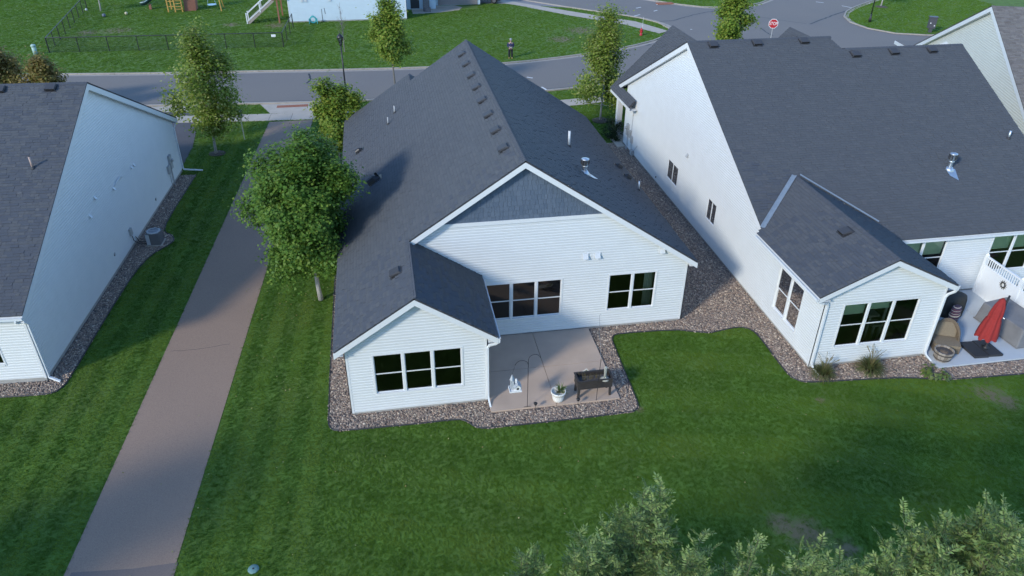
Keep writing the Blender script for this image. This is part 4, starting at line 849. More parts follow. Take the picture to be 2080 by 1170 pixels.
wc = thing('wicker_chair', (22.0, 21.75, .1), 'brown wicker egg-backed patio chair beside the duplex wing wall', 'chair', R(-24)); wc.scale = (1.15, .88, .92)
WICK = mat('brown_wicker', (.15, .115, .08), .85, .3, 45, .8, 90)
V = []; F = []; nu, nv = 17, 9
for i in range(nu):
    a = math.pi*(-.08+1.16*i/(nu-1))
    for j in range(nv):
        t = j/(nv-1); r = .48+.06*math.sin(t*math.pi); zt = .12+t*(.35+.75*max(0, math.sin(a))**.8)
        V.append((r*math.cos(a)*(1-.12*t), r*math.sin(a)*(1.0-.1*t)+.02, zt))
for i in range(nu-1):
    for j in range(nv-1): F.append((i*nv+j, (i+1)*nv+j, (i+1)*nv+j+1, i*nv+j+1))
bk = link('shell_back', new_mesh('shell_back', V, F, True), WICK, wc); md = bk.modifiers.new('s', 'SOLIDIFY'); md.thickness = .05
mb = MB(); mb.tube([V[i*nv+nv-1] for i in range(nu)], .035, 6); mb.build('rim', WICK, wc, True)
mb = MB(); mb.prism([(-.42, -.55, .30), (.42, -.55, .30), (.46, .1, .30), (.3, .42, .30), (-.3, .42, .30), (-.46, .1, .30)], (0, 0, .12)); mb.build('seat_cushion', mat('tan_cushion', (.20, .16, .11), .9, .15, 25), wc)
mb = MB(); mb.ob((-.34, .3, .42), (.68, 0, 0), (0, .2, .62), (0, -.1, .03)); mb.build('back_cushion', MATS['tan_cushion'], wc)
mb = MB(); mb.prism([(-.42, -.54, .02), (.42, -.54, .02), (.46, .1, .02), (.3, .42, .02), (-.3, .42, .02), (-.46, .1, .02)], (0, 0, .28)); mb.build('seat_base', WICK, wc)
ba = thing('half_barrel', (21.38, 20.98, .1), 'weathered wooden half barrel planter in front of the wicker chair', 'barrel')
mb = MB(); ns = 18
for i in range(ns):
    a0, a1 = 2*math.pi*i/ns, 2*math.pi*(i+.93)/ns; mb = MB(); V = []
    for r, z in ((.27, 0), (.36, .25), (.37, .45), (.33, .45), (.32, .25), (.24, .02)): V += [(r*math.cos(a0), r*math.sin(a0), z), (r*math.cos(a1), r*math.sin(a1), z)]
    mb.add(V, [(2*k, 2*k+1, (2*k+3) % 12, (2*k+2) % 12) for k in range(6)]+[(0, 2, 4, 6, 8, 10), (1, 11, 9, 7, 5, 3)]); mb.build('stave', WOODG if i % 3 else mat('grey_oak', (.20, .165, .13), .9, .2, 9), ba)
for z, r in ((.10, .313), (.34, .372)): mb = MB(); mb.lathe([(r, z-.02), (r+.008, z-.02), (r+.012, z+.03), (r+.004, z+.03)], (0, 0, 0), 24); mb.build('hoop', mat('rusty_iron', (.07, .06, .055), .7), ba)
lump('soil', ba, [(.31, .3), (.3, .36), (.01, .38)], mat('dry_soil', (.16, .115, .08), .95, .3, 20), 18)
bx_ = thing('covered_bench', (25.55, 22.35, .1), 'grey fabric cover over a long outdoor bench by the white fence', 'bench cover', R(4))
CVR = mat('grey_cover', (.17, .17, .175), .85, .12, 3, .3, 20)
mb = MB(); mb.add([(-.75, -1.2, 0), (.62, -1.25, 0), (.62, 1.2, 0), (-.75, 1.15, 0), (-.62, -1.1, .82), (.58, -1.12, .92), (.58, 1.1, .95), (-.62, 1.08, .85)], [(0, 1, 5, 4), (1, 2, 6, 5), (2, 3, 7, 6), (3, 0, 4, 7), (4, 5, 6, 7)]); cv = mb.build('cover', CVR, bx_)
b = cv.modifiers.new('b', 'BEVEL'); b.width = .05; b.segments = 3
mb = MB(); mb.tube([(-.76, -1.21, .03), (.63, -1.26, .03), (.63, 1.21, .03), (-.76, 1.16, .03), (-.76, -1.21, .03)], .02, 5); mb.build('hem', CVR, bx_)
gr = thing('covered_grill', (23.85, 23.9, .1), 'dark covered grill against the white fence with a striped cushion leaning on it', 'grill')
GRC = mat('olive_black_cover', (.045, .042, .035), .8, .2, 6, .3, 25)
lump('cover', gr, [(.5, 0), (.52, .3), (.5, .75), (.44, .98), (.28, 1.08), (.02, 1.1)], GRC, 14, 1.15, .75)
sc2 = thing('striped_cushion', (23.5, 23.25, .1), 'striped purple and cream roll cushion leaning on the covered grill', 'cushion', R(20))
STR = bpy.data.materials.new('striped_fabric'); STR.use_nodes = True; n = STR.node_tree.nodes; l = STR.node_tree.links; tc = n.new('ShaderNodeTexCoord'); sx = n.new('ShaderNodeSeparateXYZ'); mu = n.new('ShaderNodeMath'); mu.operation = 'MULTIPLY'; mu.inputs[1].default_value = 7.; fr = n.new('ShaderNodeMath'); fr.operation = 'FRACT'; cr = n.new('ShaderNodeValToRGB'); cr.color_ramp.interpolation = 'CONSTANT'
for i, (p, c) in enumerate(((0, (.05, .035, .06)), (.35, (.16, .05, .07)), (.55, (.04, .04, .07)), (.86, (.5, .42, .36)))):
    e = cr.color_ramp.elements[i] if i < 2 else cr.color_ramp.elements.new(p); e.position = p; e.color = (*c, 1)
l.new(tc.outputs['Object'], sx.inputs[0]); l.new(sx.outputs[2], mu.inputs[0]); l.new(mu.outputs[0], fr.inputs[0]); l.new(fr.outputs[0], cr.inputs[0]); l.new(cr.outputs[0], n['Principled BSDF'].inputs['Base Color']); n['Principled BSDF'].inputs['Roughness'].default_value = .9
lump('roll', sc2, [(.1, 0), (.24, .06), (.27, .4), (.25, .8), (.1, .9)], STR, 16, 1, .7)
lump('tie', sc2, [(.275, .42), (.285, .43), (.285, .46), (.275, .47)], mat('cream_cord', (.5, .45, .36), .9), 16, 1, .7)
for nm, loc, sz, lb in (('door_mat', (21.6, 24.3, .104), (.55, .8), 'dark woven door mat below the wing wall'), ('door_mat', (21.15, 22.9, .104), (.22, .75), 'narrow dark mat between the wing wall and wicker chair')):
    mb = MB(); mb.box((-sz[0], -sz[1], 0), (sz[0], sz[1], .015)); o = mb.build(nm, mat('dark_mat', (.05, .05, .055), .95, .2, 60)); o.location = loc; tag(o, lb, 'mat')
# vinyl privacy fence
fx = float(G(2003, 517, 2.0)[0])
fe = thing('privacy_fence', (fx, 25.55, 0), 'white vinyl privacy fence with baluster top between the two patios', 'fence')
VIN = mat('white_vinyl', (.74, .76, .77), .4)
for i in range(3):
    y = -.08-i*2.15; mb = MB(); mb.box((-.06, y-.12, 0), (.06, y, 2.05)); mb.lathe([(.09, 2.05), (.07, 2.08), (.005, 2.14)], (0, y-.06, 0), 4); mb.build('post', VIN, fe)
    if i < 2:
        for k in range(13):
            mb = MB(); y0 = y-.12-(k+1)*.156; mb.box((-.018, y0, .1), (.018, y0+.152, 1.5)); mb.build('panel_board', VIN, fe)
        for z in (.08, 1.5, 1.93): mb = MB(); mb.box((-.035, y-2.15, z), (.035, y-.12, z+.07)); mb.build('rail', VIN, fe)
        for k in range(16):
            y0 = y-.2-k*.125; mb = MB(); mb.box((-.018, y0-.035, 1.57), (.018, y0, 1.93)); mb.build('baluster', VIN, fe)
su = thing('sun_ornament', (fx-.05, 24.05, 1.28), 'black metal sun face ornament hung on the white fence', 'ornament')
mb = MB(); mb.tube([(-.005, .1*math.cos(a*.3927), .1*math.sin(a*.3927)) for a in range(17)], .018, 6); mb.build('ring', BLACK, su)
for i in range(12):
    a = i*math.pi/6; mb = MB(); d = np.array([0, math.cos(a), math.sin(a)]); s = np.array([0, -math.sin(a), math.cos(a)])*.028; mb.prism([d*.12-s, d*.12+s, d*.22], (.012, 0, 0)); mb.build('ray', BLACK, su)
pp = thing('potted_shrub', (22.75, 25.05, .1), 'low brown planter with wispy dry shrub in the patio corner', 'planter')
mb = MB(); mb.box((-.45, -.18, 0), (.45, .18, .25)); mb.build('box', WOODG, pp); spiky('stems', pp, (.0, 0, .25), 90, .55, .012, mat('wispy_leaf', None, .8, tl=.2, island=[(.16, .15, .07), (.22, .20, .12), (.10, .13, .06)]), .3, .8)

# ---- ornamental grasses and hosta
OGR = mat('ornamental_grass_blade', None, .7, tl=.3, island=[(.08, .12, .03), (.12, .14, .04), (.20, .17, .07), (.07, .11, .03), (.15, .15, .05)])
for loc, lb, l, n in (((16.15, 20.85, 0), 'green fountain grass clump next to the duplex downspout foot', .75, 420), ((18.15, 20.85, 0), 'wider fountain grass clump with yellow blades below the wing window', .85, 520)):
    t = thing('ornamental_grass', loc, lb, 'grass clump', group='grass clumps in the duplex gravel bed'); mb = MB()
    spiky('blades', t, (0, 0, 0), n, l, .009, OGR, 1.4, .95)
    mb = MB()
    for i in range(26):
        a = random.random()*6.28; e = random.random()*.5; mb.tube([(0, 0, .1), (math.cos(a)*e*.5, math.sin(a)*e*.5, l*.9), (math.cos(a)*e, math.sin(a)*e, l*1.15)], [.005, .004, .012], 4)
    mb.build('seed_heads', DRYG, t)
ho = thing('hosta', (20.45, 20.1, 0), 'yellow-green hosta clump at the lawn edge by the duplex patio', 'plant')
HOS = mat('hosta_leaf', None, .5, tl=.25, island=[(.11, .16, .02), (.15, .19, .04), (.08, .13, .02), (.20, .21, .06)])
for i in range(46):
    a = random.random()*6.28; e = random.uniform(.2, .52); mb = MB(); d = np.array([math.cos(a), math.sin(a), 0]); s = np.array([-math.sin(a), math.cos(a), 0]); h = random.uniform(.12, .32); L = random.uniform(.16, .26)
    p = d*e*.8+Z*h; q = [p, p+d*L*.4+s*L*.38+Z*.02, p+d*L-Z*.1, p+d*L*.4-s*L*.38+Z*.02, p+d*L*.5+Z*.0]
    mb.add(q, [(0, 1, 4), (1, 2, 4), (2, 3, 4), (3, 0, 4)]); mb.build('leaf', HOS, ho)

# ================================================================== LEFT HOUSE THINGS
ac = thing('air_conditioner', tuple(G(318, 494)[:2])+(0,), 'grey outdoor air conditioner on gravel beside the shaded house wall', 'air conditioner', -R(3)); ac.scale = (.8, .8, .82)
mb = MB(); mb.box((-.48, -.48, 0), (.48, .48, .07)); mb.build('pad', WALK, ac)
ACM = mat('ac_grey', (.13, .13, .135), .6); ACT = mat('ac_light_grey', (.42, .44, .46), .5)
mb = MB(); mb.prism([(-.36, -.4, .07), (.36, -.4, .07), (.4, -.36, .07), (.4, .36, .07), (.36, .4, .07), (-.36, .4, .07), (-.4, .36, .07), (-.4, -.36, .07)], (0, 0, .75)); mb.build('cabinet', ACM, ac)
for i in range(14):
    mb = MB(); z = .14+i*.048; mb.box((-.412, -.37, z), (.412, .37, z+.012)); mb.box((-.37, -.412, z), (.37, .412, z+.012)); mb.build('louvre', ACM, ac)
mb = MB(); mb.box((-.42, -.42, .1), (-.2, -.405, .8)); mb.box((-.42, -.42, .1), (-.405, .1, .8)); mb.build('service_panel', ACT, ac)
mb = MB(); mb.lathe([(.43, .82), (.44, .86), (.42, .89), (.33, .89), (.33, .83)], (0, 0, 0), 8); mb.build('top_ring', ACT, ac)
mb = MB(); mb.lathe([(.33, .822), (.01, .823)], (0, 0, 0), 20); mb.build('fan_well', DARK, ac)
for i in range(4):
    a = i*math.pi/2; mb = MB(); d = np.array([math.cos(a), math.sin(a), 0]); s = np.array([-math.sin(a), math.cos(a), 0]); mb.quad(d*.06+Z*.83, d*.3+Z*.83-s*.05, d*.3+Z*.86+s*.1, d*.06+Z*.845+s*.05); mb.build('fan_blade', ACT, ac)
for r in (.12, .2, .28): mb = MB(); mb.tube([(r*math.cos(k*.3927), r*math.sin(k*.3927), .885) for k in range(17)], .006, 4); mb.build('grille_ring', ACM, ac)
mb = MB(); mb.tube([(-.4, .1, .2), (-.7, .1, .1), (-1.0, .05, .15), (-1.2, .1, .5)], .025, 6); mb.build('refrigerant_line', BLACK, ac)
vc = thing('valve_cover', tuple(G(515, 1157)[:2])+(0,), 'round green irrigation valve lid set in the back lawn', 'lid')
mb = MB(); mb.lathe([(.16, -.02), (.16, .03), (.15, .045), (.01, .05)], (0, 0, 0), 20); mb.build('lid', mat('blue_green_plastic', (.13, .24, .23), .6), vc, True)
mb = MB(); mb.lathe([(.03, .048), (.03, .056), (.005, .057)], (0, 0, 0), 8); mb.build('knob', BLACKP, vc)

# ================================================================== STREET FURNITURE
def lamp(x, y, h, label):
    t = thing('street_lamp', (x, y, 0), label, 'street lamp')
    mb = MB(); mb.lathe([(.15, 0), (.15, .35), (.11, .5), (.07, .9)], (0, 0, 0), 12); mb.build('base', BLACK, t, True)
    mb = MB(); mb.tube([(0, 0, .8), (0, 0, h-.85)], [.065, .05], 10); mb.build('pole', BLACK, t, True)
    mb = MB(); mb.lathe([(.05, h-.87), (.12, h-.78), (.09, h-.72), (.1, h-.66)], (0, 0, 0), 10); mb.build('fitter', BLACK, t, True)
    mb = MB(); mb.lathe([(.10, h-.66), (.2, h-.3), (.2, h-.28)], (0, 0, 0), 6); mb.build('glass', glass('lamp_glass', (.75, .78, .78), .1), t)
    for i in range(6):
        a = i*math.pi/3; mb = MB(); mb.tube([(.1*math.cos(a), .1*math.sin(a), h-.68), (.205*math.cos(a), .205*math.sin(a), h-.28)], .014, 4); mb.build('cage_rib', BLACK, t)
    mb = MB(); mb.lathe([(.24, h-.29), (.24, h-.25), (.15, h-.1), (.06, h-.05), (.05, h), (.01, h+.03)], (0, 0, 0), 12); mb.build('cap', BLACK, t, True)
    mb = MB(); mb.lathe([(.05, h-.62), (.06, h-.45), (.02, h-.4)], (0, 0, 0), 8); mb.build('bulb', mat('frosted_bulb', (.6, .6, .58), .4), t, True)
lx, ly = G2(706, 218); lamp(lx, ly, hz(lx, ly, 68), 'black lantern street lamp beside the bare young tree')
lx, ly = G2(1766, 45); lamp(lx, ly, 5.2, 'black street lamp on the corner lawn across the intersection')
REDP = mat('sign_red', (.40, .012, .02), .5); WHT = mat('sign_white', (.78, .78, .78), .5)
def text_mesh(s, size, name, mt, parent, loc, rot):
    cu = bpy.data.curves.new('t', 'FONT'); cu.body = s; cu.size = size; cu.align_x = 'CENTER'; cu.align_y = 'CENTER'; cu.extrude = .002
    o = bpy.data.objects.new('t', cu); COL.objects.link(o); bpy.context.view_layer.update(); me = bpy.data.meshes.new_from_object(o.evaluated_get(bpy.context.evaluated_depsgraph_get())); bpy.data.objects.remove(o); me.materials.clear()
    q = link(name, me, mt, parent); q.location = loc; q.rotation_euler = rot; return q
sp = G(1571, 48, 2.45); ss = thing('stop_sign', (sp[0], sp[1], 0), 'red octagonal stop sign at the street corner behind the duplex roof', 'sign', R(-22))
mb = MB(); mb.box((-.03, 0, 0), (.03, .03, 2.9)); mb.build('post', GREYP, ss)
def octo(r, y, d): return [(r*math.cos(math.pi/8+k*math.pi/4), y, 2.45+r*math.sin(math.pi/8+k*math.pi/4)) for k in range(8)]
mb = MB(); mb.prism(octo(.46, -.03, 0), (0, .012, 0)); mb.build('sign_plate', WHT, ss); mb = MB(); mb.prism(octo(.42, -.036, 0), (0, .004, 0)); mb.build('sign_face', REDP, ss)
tm = text_mesh('STOP', .36, 'lettering', WHT, ss, (0, -.041, 2.45), (math.pi/2, 0, 0)); tm.scale = (.86, 1.15, 1)
q = G(497, 284); sg = thing('street_sign', (q[0], q[1], 0), 'grey-backed path sign on a steel post between young tree and path', 'sign', R(8))
hs = hz(q[0], q[1], 222)
mb = MB(); mb.box((-.03, -.02, 0), (.03, .02, hs)); mb.build('post', METAL, sg); mb = MB(); mb.box((-.16, .022, hs-.55), (.16, .03, hs-.02)); mb.build('sign_plate', mat('sign_back_grey', (.16, .20, .20), .5), sg)
for z in (hs-.45, hs-.12): mb = MB(); mb.lathe([(.012, 0), (.012, .02)], (0, -.03, z), 6); mb.build('bolt', METAL, sg)
q = G(1302, 72); hy = thing('fire_hydrant', (q[0], q[1], 0), 'red fire hydrant on the corner lawn by the sidewalk', 'fire hydrant')
mb = MB(); mb.lathe([(.16, 0), (.16, .06), (.11, .07), (.11, .5), (.14, .52), (.14, .56), (.12, .6), (.09, .68), (.04, .74), (.03, .78)], (0, 0, 0), 12); mb.build('barrel', REDP, hy, True)
mb = MB(); mb.tube([(-.19, 0, .42), (.19, 0, .42)], .055, 10); mb.build('hose_outlets', REDP, hy, True); mb = MB(); mb.tube([(0, 0, .4), (0, -.19, .4)], .075, 10); mb.build('pumper_outlet', REDP, hy, True); mb = MB(); mb.tube([(.1, .1, .5), (.12, .12, 1.8)], .01, 4); mb.build('marker_rod', WHT, hy)
q = G(73, 111); ut = thing('utility_pedestal', (q[0], q[1], 0), 'pale green utility pedestal outside the chain-link fence corner', 'utility box')
UTG = mat('pale_green_plastic', (.32, .45, .40), .6); mb = MB(); mb.lathe([(.19, 0), (.19, .75)], (0, 0, 0), 14); mb.build('body', UTG, ut, True); mb = MB(); mb.lathe([(.22, .72), (.22, .85), (.16, .92), (.01, .94)], (0, 0, 0), 14); mb.build('cap', UTG, ut, True)
q = G(1888, 66); cb = thing('cluster_mailbox', (q[0], q[1], 0), 'dark grey cluster mailbox standing on the corner kerb', 'mailbox', R(-20))
CBM = mat('dark_grey_steel', (.07, .07, .08), .5); mb = MB(); mb.box((-.35, -.25, .45), (.35, .25, 1.55)); mb.box((-.15, -.15, 0), (.15, .15, .45)); mb.build('cabinet', CBM, cb); mb = MB(); mb.box((-.42, -.32, 1.55), (.42, .32, 1.62)); mb.build('roof', CBM, cb)
for i in range(4):
    for j in range(3): mb = MB(); mb.box((-.32+j*.215, -.262, .55+i*.24), (-.12+j*.215, -.25, .77+i*.24)); mb.build('mail_door', CBM, cb)
for x, z in ((-.22, .95), (.2, .7)): mb = MB(); mb.box((x-.05, -.27, z), (x+.05, -.262, z+.1)); mb.build('label_plate', WHT, cb)

# ---- chain-link fence round the far yard
CHW = veil('chain_link_wire', (.02, .03, .03), .16)
cf = thing('chain_link_fence', (-30, 76.9, 0), 'black chain-link fence around the far back yard', 'fence')
FP = [(-2.5, 20.2), (0, 0), (21.1, -.8), (21.4, 7.5)]; hF = 1.35
for a, b in zip(FP[:-1], FP[1:]):
    a = np.array(a); b = np.array(b); n = max(1, round(np.linalg.norm(b-a)/2.6)); A3 = lambda p, z: np.array([p[0], p[1], z])
    for i in range(n+1 if b[1] > 5 else n): p = a+(b-a)*i/n; mb = MB(); mb.tube([A3(p, 0), A3(p, hF+.03)], .055 if i in (0, n) else .04, 6); mb.build('post', BLACK, cf)
    mb = MB(); mb.tube([A3(a, hF), A3(b, hF)], .038, 6); mb.build('top_rail', BLACK, cf); mb = MB(); mb.tube([A3(a, .06), A3(b, .06)], .008, 4); mb.build('tension_wire', BLACK, cf)
    for i in range(n):
        p, q = a+(b-a)*i/n, a+(b-a)*(i+1)/n; mb = MB(); mb.quad(A3(p, .06), A3(q, .06), A3(q, hF), A3(p, hF)); mb.build('wire_panel', CHW, cf)
mb = MB(); mb.box((20.1, -.83, .98), (20.5, -.80, 1.2)); mb.build('fence_sign', WHT, cf)

# ---- play set in the far yard
ps = thing('play_set', tuple(G(357, 25)[:2])+(0,), 'yellow timber swing and climbing frame in the far back yard', 'play set')
YEL = mat('yellow_timber', (.46, .27, .06), .7, .12, 6)
for x, y in ((-.75, 0), (.0, 0), (.75, .1), (-.75, 1.6), (.75, 1.6)): mb = MB(); mb.box((x-.06, y-.06, 0), (x+.06, y+.06, 3.0)); mb.build('post', YEL, ps)
for k in range(9): mb = MB(); mb.box((.03, -.03, .3+k*.3), (.72, .03, .36+k*.3)); mb.build('rung', YEL, ps)
for k in range(4): mb = MB(); mb.box((-.72, -.02, .6+k*.55), (-.03, .03, .68+k*.55)); mb.build('cross_bar', YEL, ps)
mb = MB(); mb.box((-.8, -.05, 1.5), (.8, 1.65, 1.58)); mb.build('platform', WOODR, ps); mb = MB(); mb.add([(-1, -.3, 3.0), (1, -.3, 3.0), (1, .8, 3.9), (-1, .8, 3.9), (1, 1.9, 3.0), (-1, 1.9, 3.0)], [(0, 1, 2, 3), (3, 2, 4, 5)]); mb.build('canopy', mat('green_tarp', (.03, .10, .06), .7), ps)
mb = MB(); mb.prism([(.9, .3, 0), (2.1, .6, 0), (2.2, .7, 1.3), (1.0, .4, 1.5)], (0, 1.2, 0)); mb.build('climbing_wall', WOODR, ps)
mb = MB(); mb.tube([(.8, .8, 2.8), (4.9, .8, 2.8)], .08, 6); mb.build('swing_beam', YEL, ps)
for y in (-.2, 1.8): mb = MB(); mb.tube([(4.7, .8, 2.85), (5.0, y, 0)], .06, 6); mb.build('swing_leg', YEL, ps)
mb = MB(); mb.lathe([(.45, .55), (.5, .58), (.5, .62), (.05, .57)], (3.9, .8, 0), 16); mb.tube([(3.45, .8, .6), (3.8, .8, 2.8)], .015, 4); mb.tube([(4.35, .8, .6), (4.0, .8, 2.8)], .015, 4); mb.build('saucer_swing', mat('pale_blue_plastic', (.35, .55, .68), .5), ps)
sd = thing('slide', tuple(G(307, 19)[:2])+(0,), 'dark green spiral slide end in the far back yard', 'slide')
SLD = mat('dark_green_plastic', (.015, .045, .045), .35)
mb = MB(); P = [(-.9, -.2, .5), (-.4, -.1, .55), (.3, .2, 1.0), (.9, .8, 1.8), (1.6, 1.2, 2.6)]; V = []; F = []; kk = 7
for p in P: V += [(p[0], p[1]+.35*math.cos(math.pi*(1+j/(kk-1))), p[2]+.35+.35*math.sin(math.pi*(1+j/(kk-1)))) for j in range(kk)]
for i in range(len(P)-1):
    for j in range(kk-1): F.append((i*kk+j, (i+1)*kk+j, (i+1)*kk+j+1, i*kk+j+1))
mb.add(V, F); o = mb.build('chute', SLD, sd, True); md = o.modifiers.new('s', 'SOLIDIFY'); md.thickness = .04
for s in (0, kk-1): mb = MB(); mb.tube([V[i*kk+s] for i in range(len(P))], .05, 6); mb.build('chute_rim', mat('pale_rim', (.30, .40, .40), .4) if s == 0 else SLD, sd, True)
mb = MB(); mb.box((-.15, -.15, 0), (.1, .1, .6)); mb.build('support_post', WOODR, sd)
for px, py, r, c, lb in ((257, 30, .16, (.52, .45, .30), 'pale yellow ball lying on the far back yard grass'), (212, 35, .2, (.10, .12, .16), 'dark blue ball lying on the far back yard grass'), (176, 22, .14, (.5, .52, .5), 'small white toy by the chain-link fence')):
    q = G(px, py); t = MB(); t.lathe([(r*math.sin(math.pi*i/8)+.001, r-r*math.cos(math.pi*i/8)) for i in range(9)], (0, 0, 0), 12); o = t.build('ball', mat('ball_%d' % px, c, .5), None, True); o.location = (q[0], q[1], 0); tag(o, lb, 'ball')
q = G(637, 48); hr = thing('hose_reel', (q[0], q[1], 0), 'teal garden hose reel against the pale blue house wall', 'hose reel')
TEAL = mat('teal_plastic', (.05, .36, .38), .5)
for r in (.34, .27): mb = MB(); mb.tube([(r*math.cos(k*.3927), 0, .42+r*math.sin(k*.3927)) for k in range(17)], .05, 6); mb.build('hose_coil', TEAL, hr, True)
mb = MB(); mb.box((-.45, -.15, 0), (-.38, .15, .5)); mb.box((.38, -.15, 0), (.45, .15, .5)); mb.tube([(-.4, 0, .5), (0, 0, .9), (.4, 0, .5)], .025, 6); mb.build('stand', TEAL, hr)
q = G(656, 44); sp2 = thing('standpipe', (q[0], q[1], 0), 'thin black standpipe beside the teal hose reel', 'pipe'); mb = MB(); mb.tube([(0, 0, 0), (0, 0, 1.3), (.3, 0, 1.4), (.35, 0, .8)], .03, 6); mb.build('pipe', BLACK, sp2)

# ---- parked vehicle in the far driveway
sv = thing('parked_suv', (13.0, 94.9, 0.02), 'black sport utility vehicle parked in the far driveway', 'car', R(-14))
CARP = mat('black_car_paint', (.012, .012, .016), .25); TYRE = mat('tyre_rubber', (.02, .02, .02), .9); 
side = [(-2.35, .45), (-2.4, .75), (-2.3, 1.05), (-1.95, 1.12), (-1.5, 1.7), (.3, 1.75), (1.1, 1.15), (2.1, 1.0), (2.35, .8), (2.35, .42), (2.0, .35), (-2.1, .35)]
mb = MB(); mb.prism([(x, -.92, z) for x, z in side], (0, 1.84, 0)); bd = mb.build('body', CARP, sv); b = bd.modifiers.new('b', 'BEVEL'); b.width = .08; b.segments = 3
for y in (-.935, .925):
    for pz in ([(-1.75, 1.15), (-1.42, 1.6), (-.65, 1.63), (-.65, 1.15)], [(-.55, 1.15), (-.55, 1.63), (.25, 1.63), (.85, 1.15)]): mb = MB(); mb.prism([(x, y, z) for x, z in pz], (0, .01, 0)); mb.build('side_window', mat('car_glass', (.01, .012, .015), .1), sv)
    for x in (-.6, .4): mb = MB(); mb.box((x-.1, y-.005, .95), (x+.05, y+.015, .99)); mb.build('door_handle', METAL, sv)
for x in (-1.45, 1.45):
    for y in (-.95, .73):
        mb = MB(); mb.tube([(x, y, .36), (x, y+.22, .36)], .36, 20); wh = mb.build('wheel', TYRE, sv, True); yy = y-.004 if y < 0 else y+.224
        mb = MB(); mb.tube([(x, yy, .36), (x, yy+.003, .36)], .22, 14); mb.build('rim', mat('dark_alloy', (.10, .10, .11), .35), wh)
for y in (-.7, .45): mb = MB(); mb.box((2.33, y, .72), (2.38, y+.28, .86)); mb.build('headlight', mat('lamp_clear', (.6, .6, .62), .15), sv); mb = MB(); mb.box((-2.42, y, .85), (-2.36, y+.25, 1.02)); mb.build('tail_light', REDP, sv)

# ================================================================== PERSON
pq = G(1037, 118.5); pe = thing('person', (pq[0], pq[1], 0.0), 'person in navy jacket, black trousers and pale cap standing on the lawn holding a controller', 'person', R(-6))
SKIN = mat('skin', (.42, .27, .20), .6); NAVY = mat('navy_jacket', (.025, .032, .085), .85, .15, 15); TROU = mat('black_trousers', (.012, .013, .02), .9); CAPM = mat('pale_cap', (.30, .32, .32), .8)
def skinned(name, verts, edges, rad, mt, parent, sub=2):
    me = bpy.data.meshes.new(name); me.from_pydata(verts, edges, []); o = link(name, me, mt, parent); sm = o.modifiers.new('skin', 'SKIN'); sm.use_smooth_shade = True
    for i, r in enumerate(rad): me.skin_vertices[0].data[i].radius = (r, r) if not hasattr(r, '__len__') else r
    me.skin_vertices[0].data[0].use_root = True
    s2 = o.modifiers.new('sub', 'SUBSURF'); s2.levels = s2.render_levels = sub; return o
V = [(0, 0, .92), (0, 0, 1.15), (0, 0, 1.38), (0, -.01, 1.47), (0, -.02, 1.55), (0, -.03, 1.66), (0, -.02, 1.73)]; E = [(i, i+1) for i in range(6)]; Rr = [(.13, .10), (.13, .10), (.15, .09), .055, .06, .085, .06]
for s in (-1, 1):
    b = len(V); V += [(s*.18, 0, 1.37), (s*.25, .03, 1.12), (s*.11, -.22, 1.07), (s*.07, -.27, 1.08)]; E += [(2, b), (b, b+1), (b+1, b+2), (b+2, b+3)]; Rr += [.06, .045, .033, .034]
    for f in range(4): c = len(V); V += [(s*(.075-f*.006), -.30, 1.10-f*.018), (s*(.045), -.325, 1.10-f*.018)]; E += [(b+3, c), (c, c+1)]; Rr += [.010, .008]
    c = len(V); V += [(s*.05, -.27, 1.12), (s*.035, -.29, 1.13)]; E += [(b+3, c), (c, c+1)]; Rr += [.011, .009]
    b = len(V); V += [(s*.10, 0, .86), (s*.12, -.01, .48), (s*.13, .02, .09), (s*.14, -.14, .04)]; E += [(0, b), (b, b+1), (b+1, b+2), (b+2, b+3)]; Rr += [.09, .065, .045, .04]
skinned('body', V, E, Rr, SKIN, pe)
V = [(0, 0, .86), (0, 0, 1.12), (0, 0, 1.38), (0, 0, 1.44)]; E = [(0, 1), (1, 2), (2, 3)]; Rr = [(.20, .14), (.20, .14), (.20, .12), .09]
for s in (-1, 1): b = len(V); V += [(s*.22, 0, 1.37), (s*.29, .03, 1.11), (s*.13, -.19, 1.06)]; E += [(2, b), (b, b+1), (b+1, b+2)]; Rr += [.09, .075, .055]
skinned('jacket', V, E, Rr, NAVY, pe)
V = [(0, 0, .90)]; E = []; Rr = [(.17, .12)]
for s in (-1, 1): b = len(V); V += [(s*.11, 0, .80), (s*.125, -.01, .48), (s*.135, .01, .10)]; E += [(0, b), (b, b+1), (b+1, b+2)]; Rr += [.115, .095, .08]
skinned('trousers', V, E, Rr, TROU, pe)
for s in (-1, 1): mb = MB(); mb.lathe([(.06, 0), (.075, .02), (.07, .06), (.04, .1), (.01, .11)], (s*.14, -.07, 0), 10, .8, 2.0); mb.build('shoe', mat('tan_shoe', (.30, .22, .08), .8), pe, True)
mb = MB(); mb.lathe([(.115, 1.68), (.112, 1.74), (.08, 1.80), (.01, 1.82)], (0, -.02, 0), 12); mb.add([(-.09, -.1, 1.70), (.09, -.1, 1.70), (.07, -.22, 1.67), (-.07, -.22, 1.67)], [(0, 1, 2, 3)]); mb.build('cap', CAPM, pe, True)
mb = MB(); mb.prism([(-.02, -.115, 1.66), (.02, -.115, 1.66), (0, -.135, 1.62)], (0, .03, 0)); mb.build('nose', SKIN, pe)
for s in (-1, 1): mb = MB(); mb.lathe([(.002, -.012), (.012, 0), (.002, .012)], (s*.035, -.108, 1.67), 6); mb.build('eye', BLACK, pe); mb = MB(); mb.lathe([(.004, -.03), (.018, 0), (.004, .03)], (s*.088, -.02, 1.65), 6); mb.build('ear', SKIN, pe)
mb = MB(); mb.box((-.03, -.112, 1.595), (.03, -.10, 1.603)); mb.build('mouth', mat('lip', (.3, .12, .1), .6), pe)
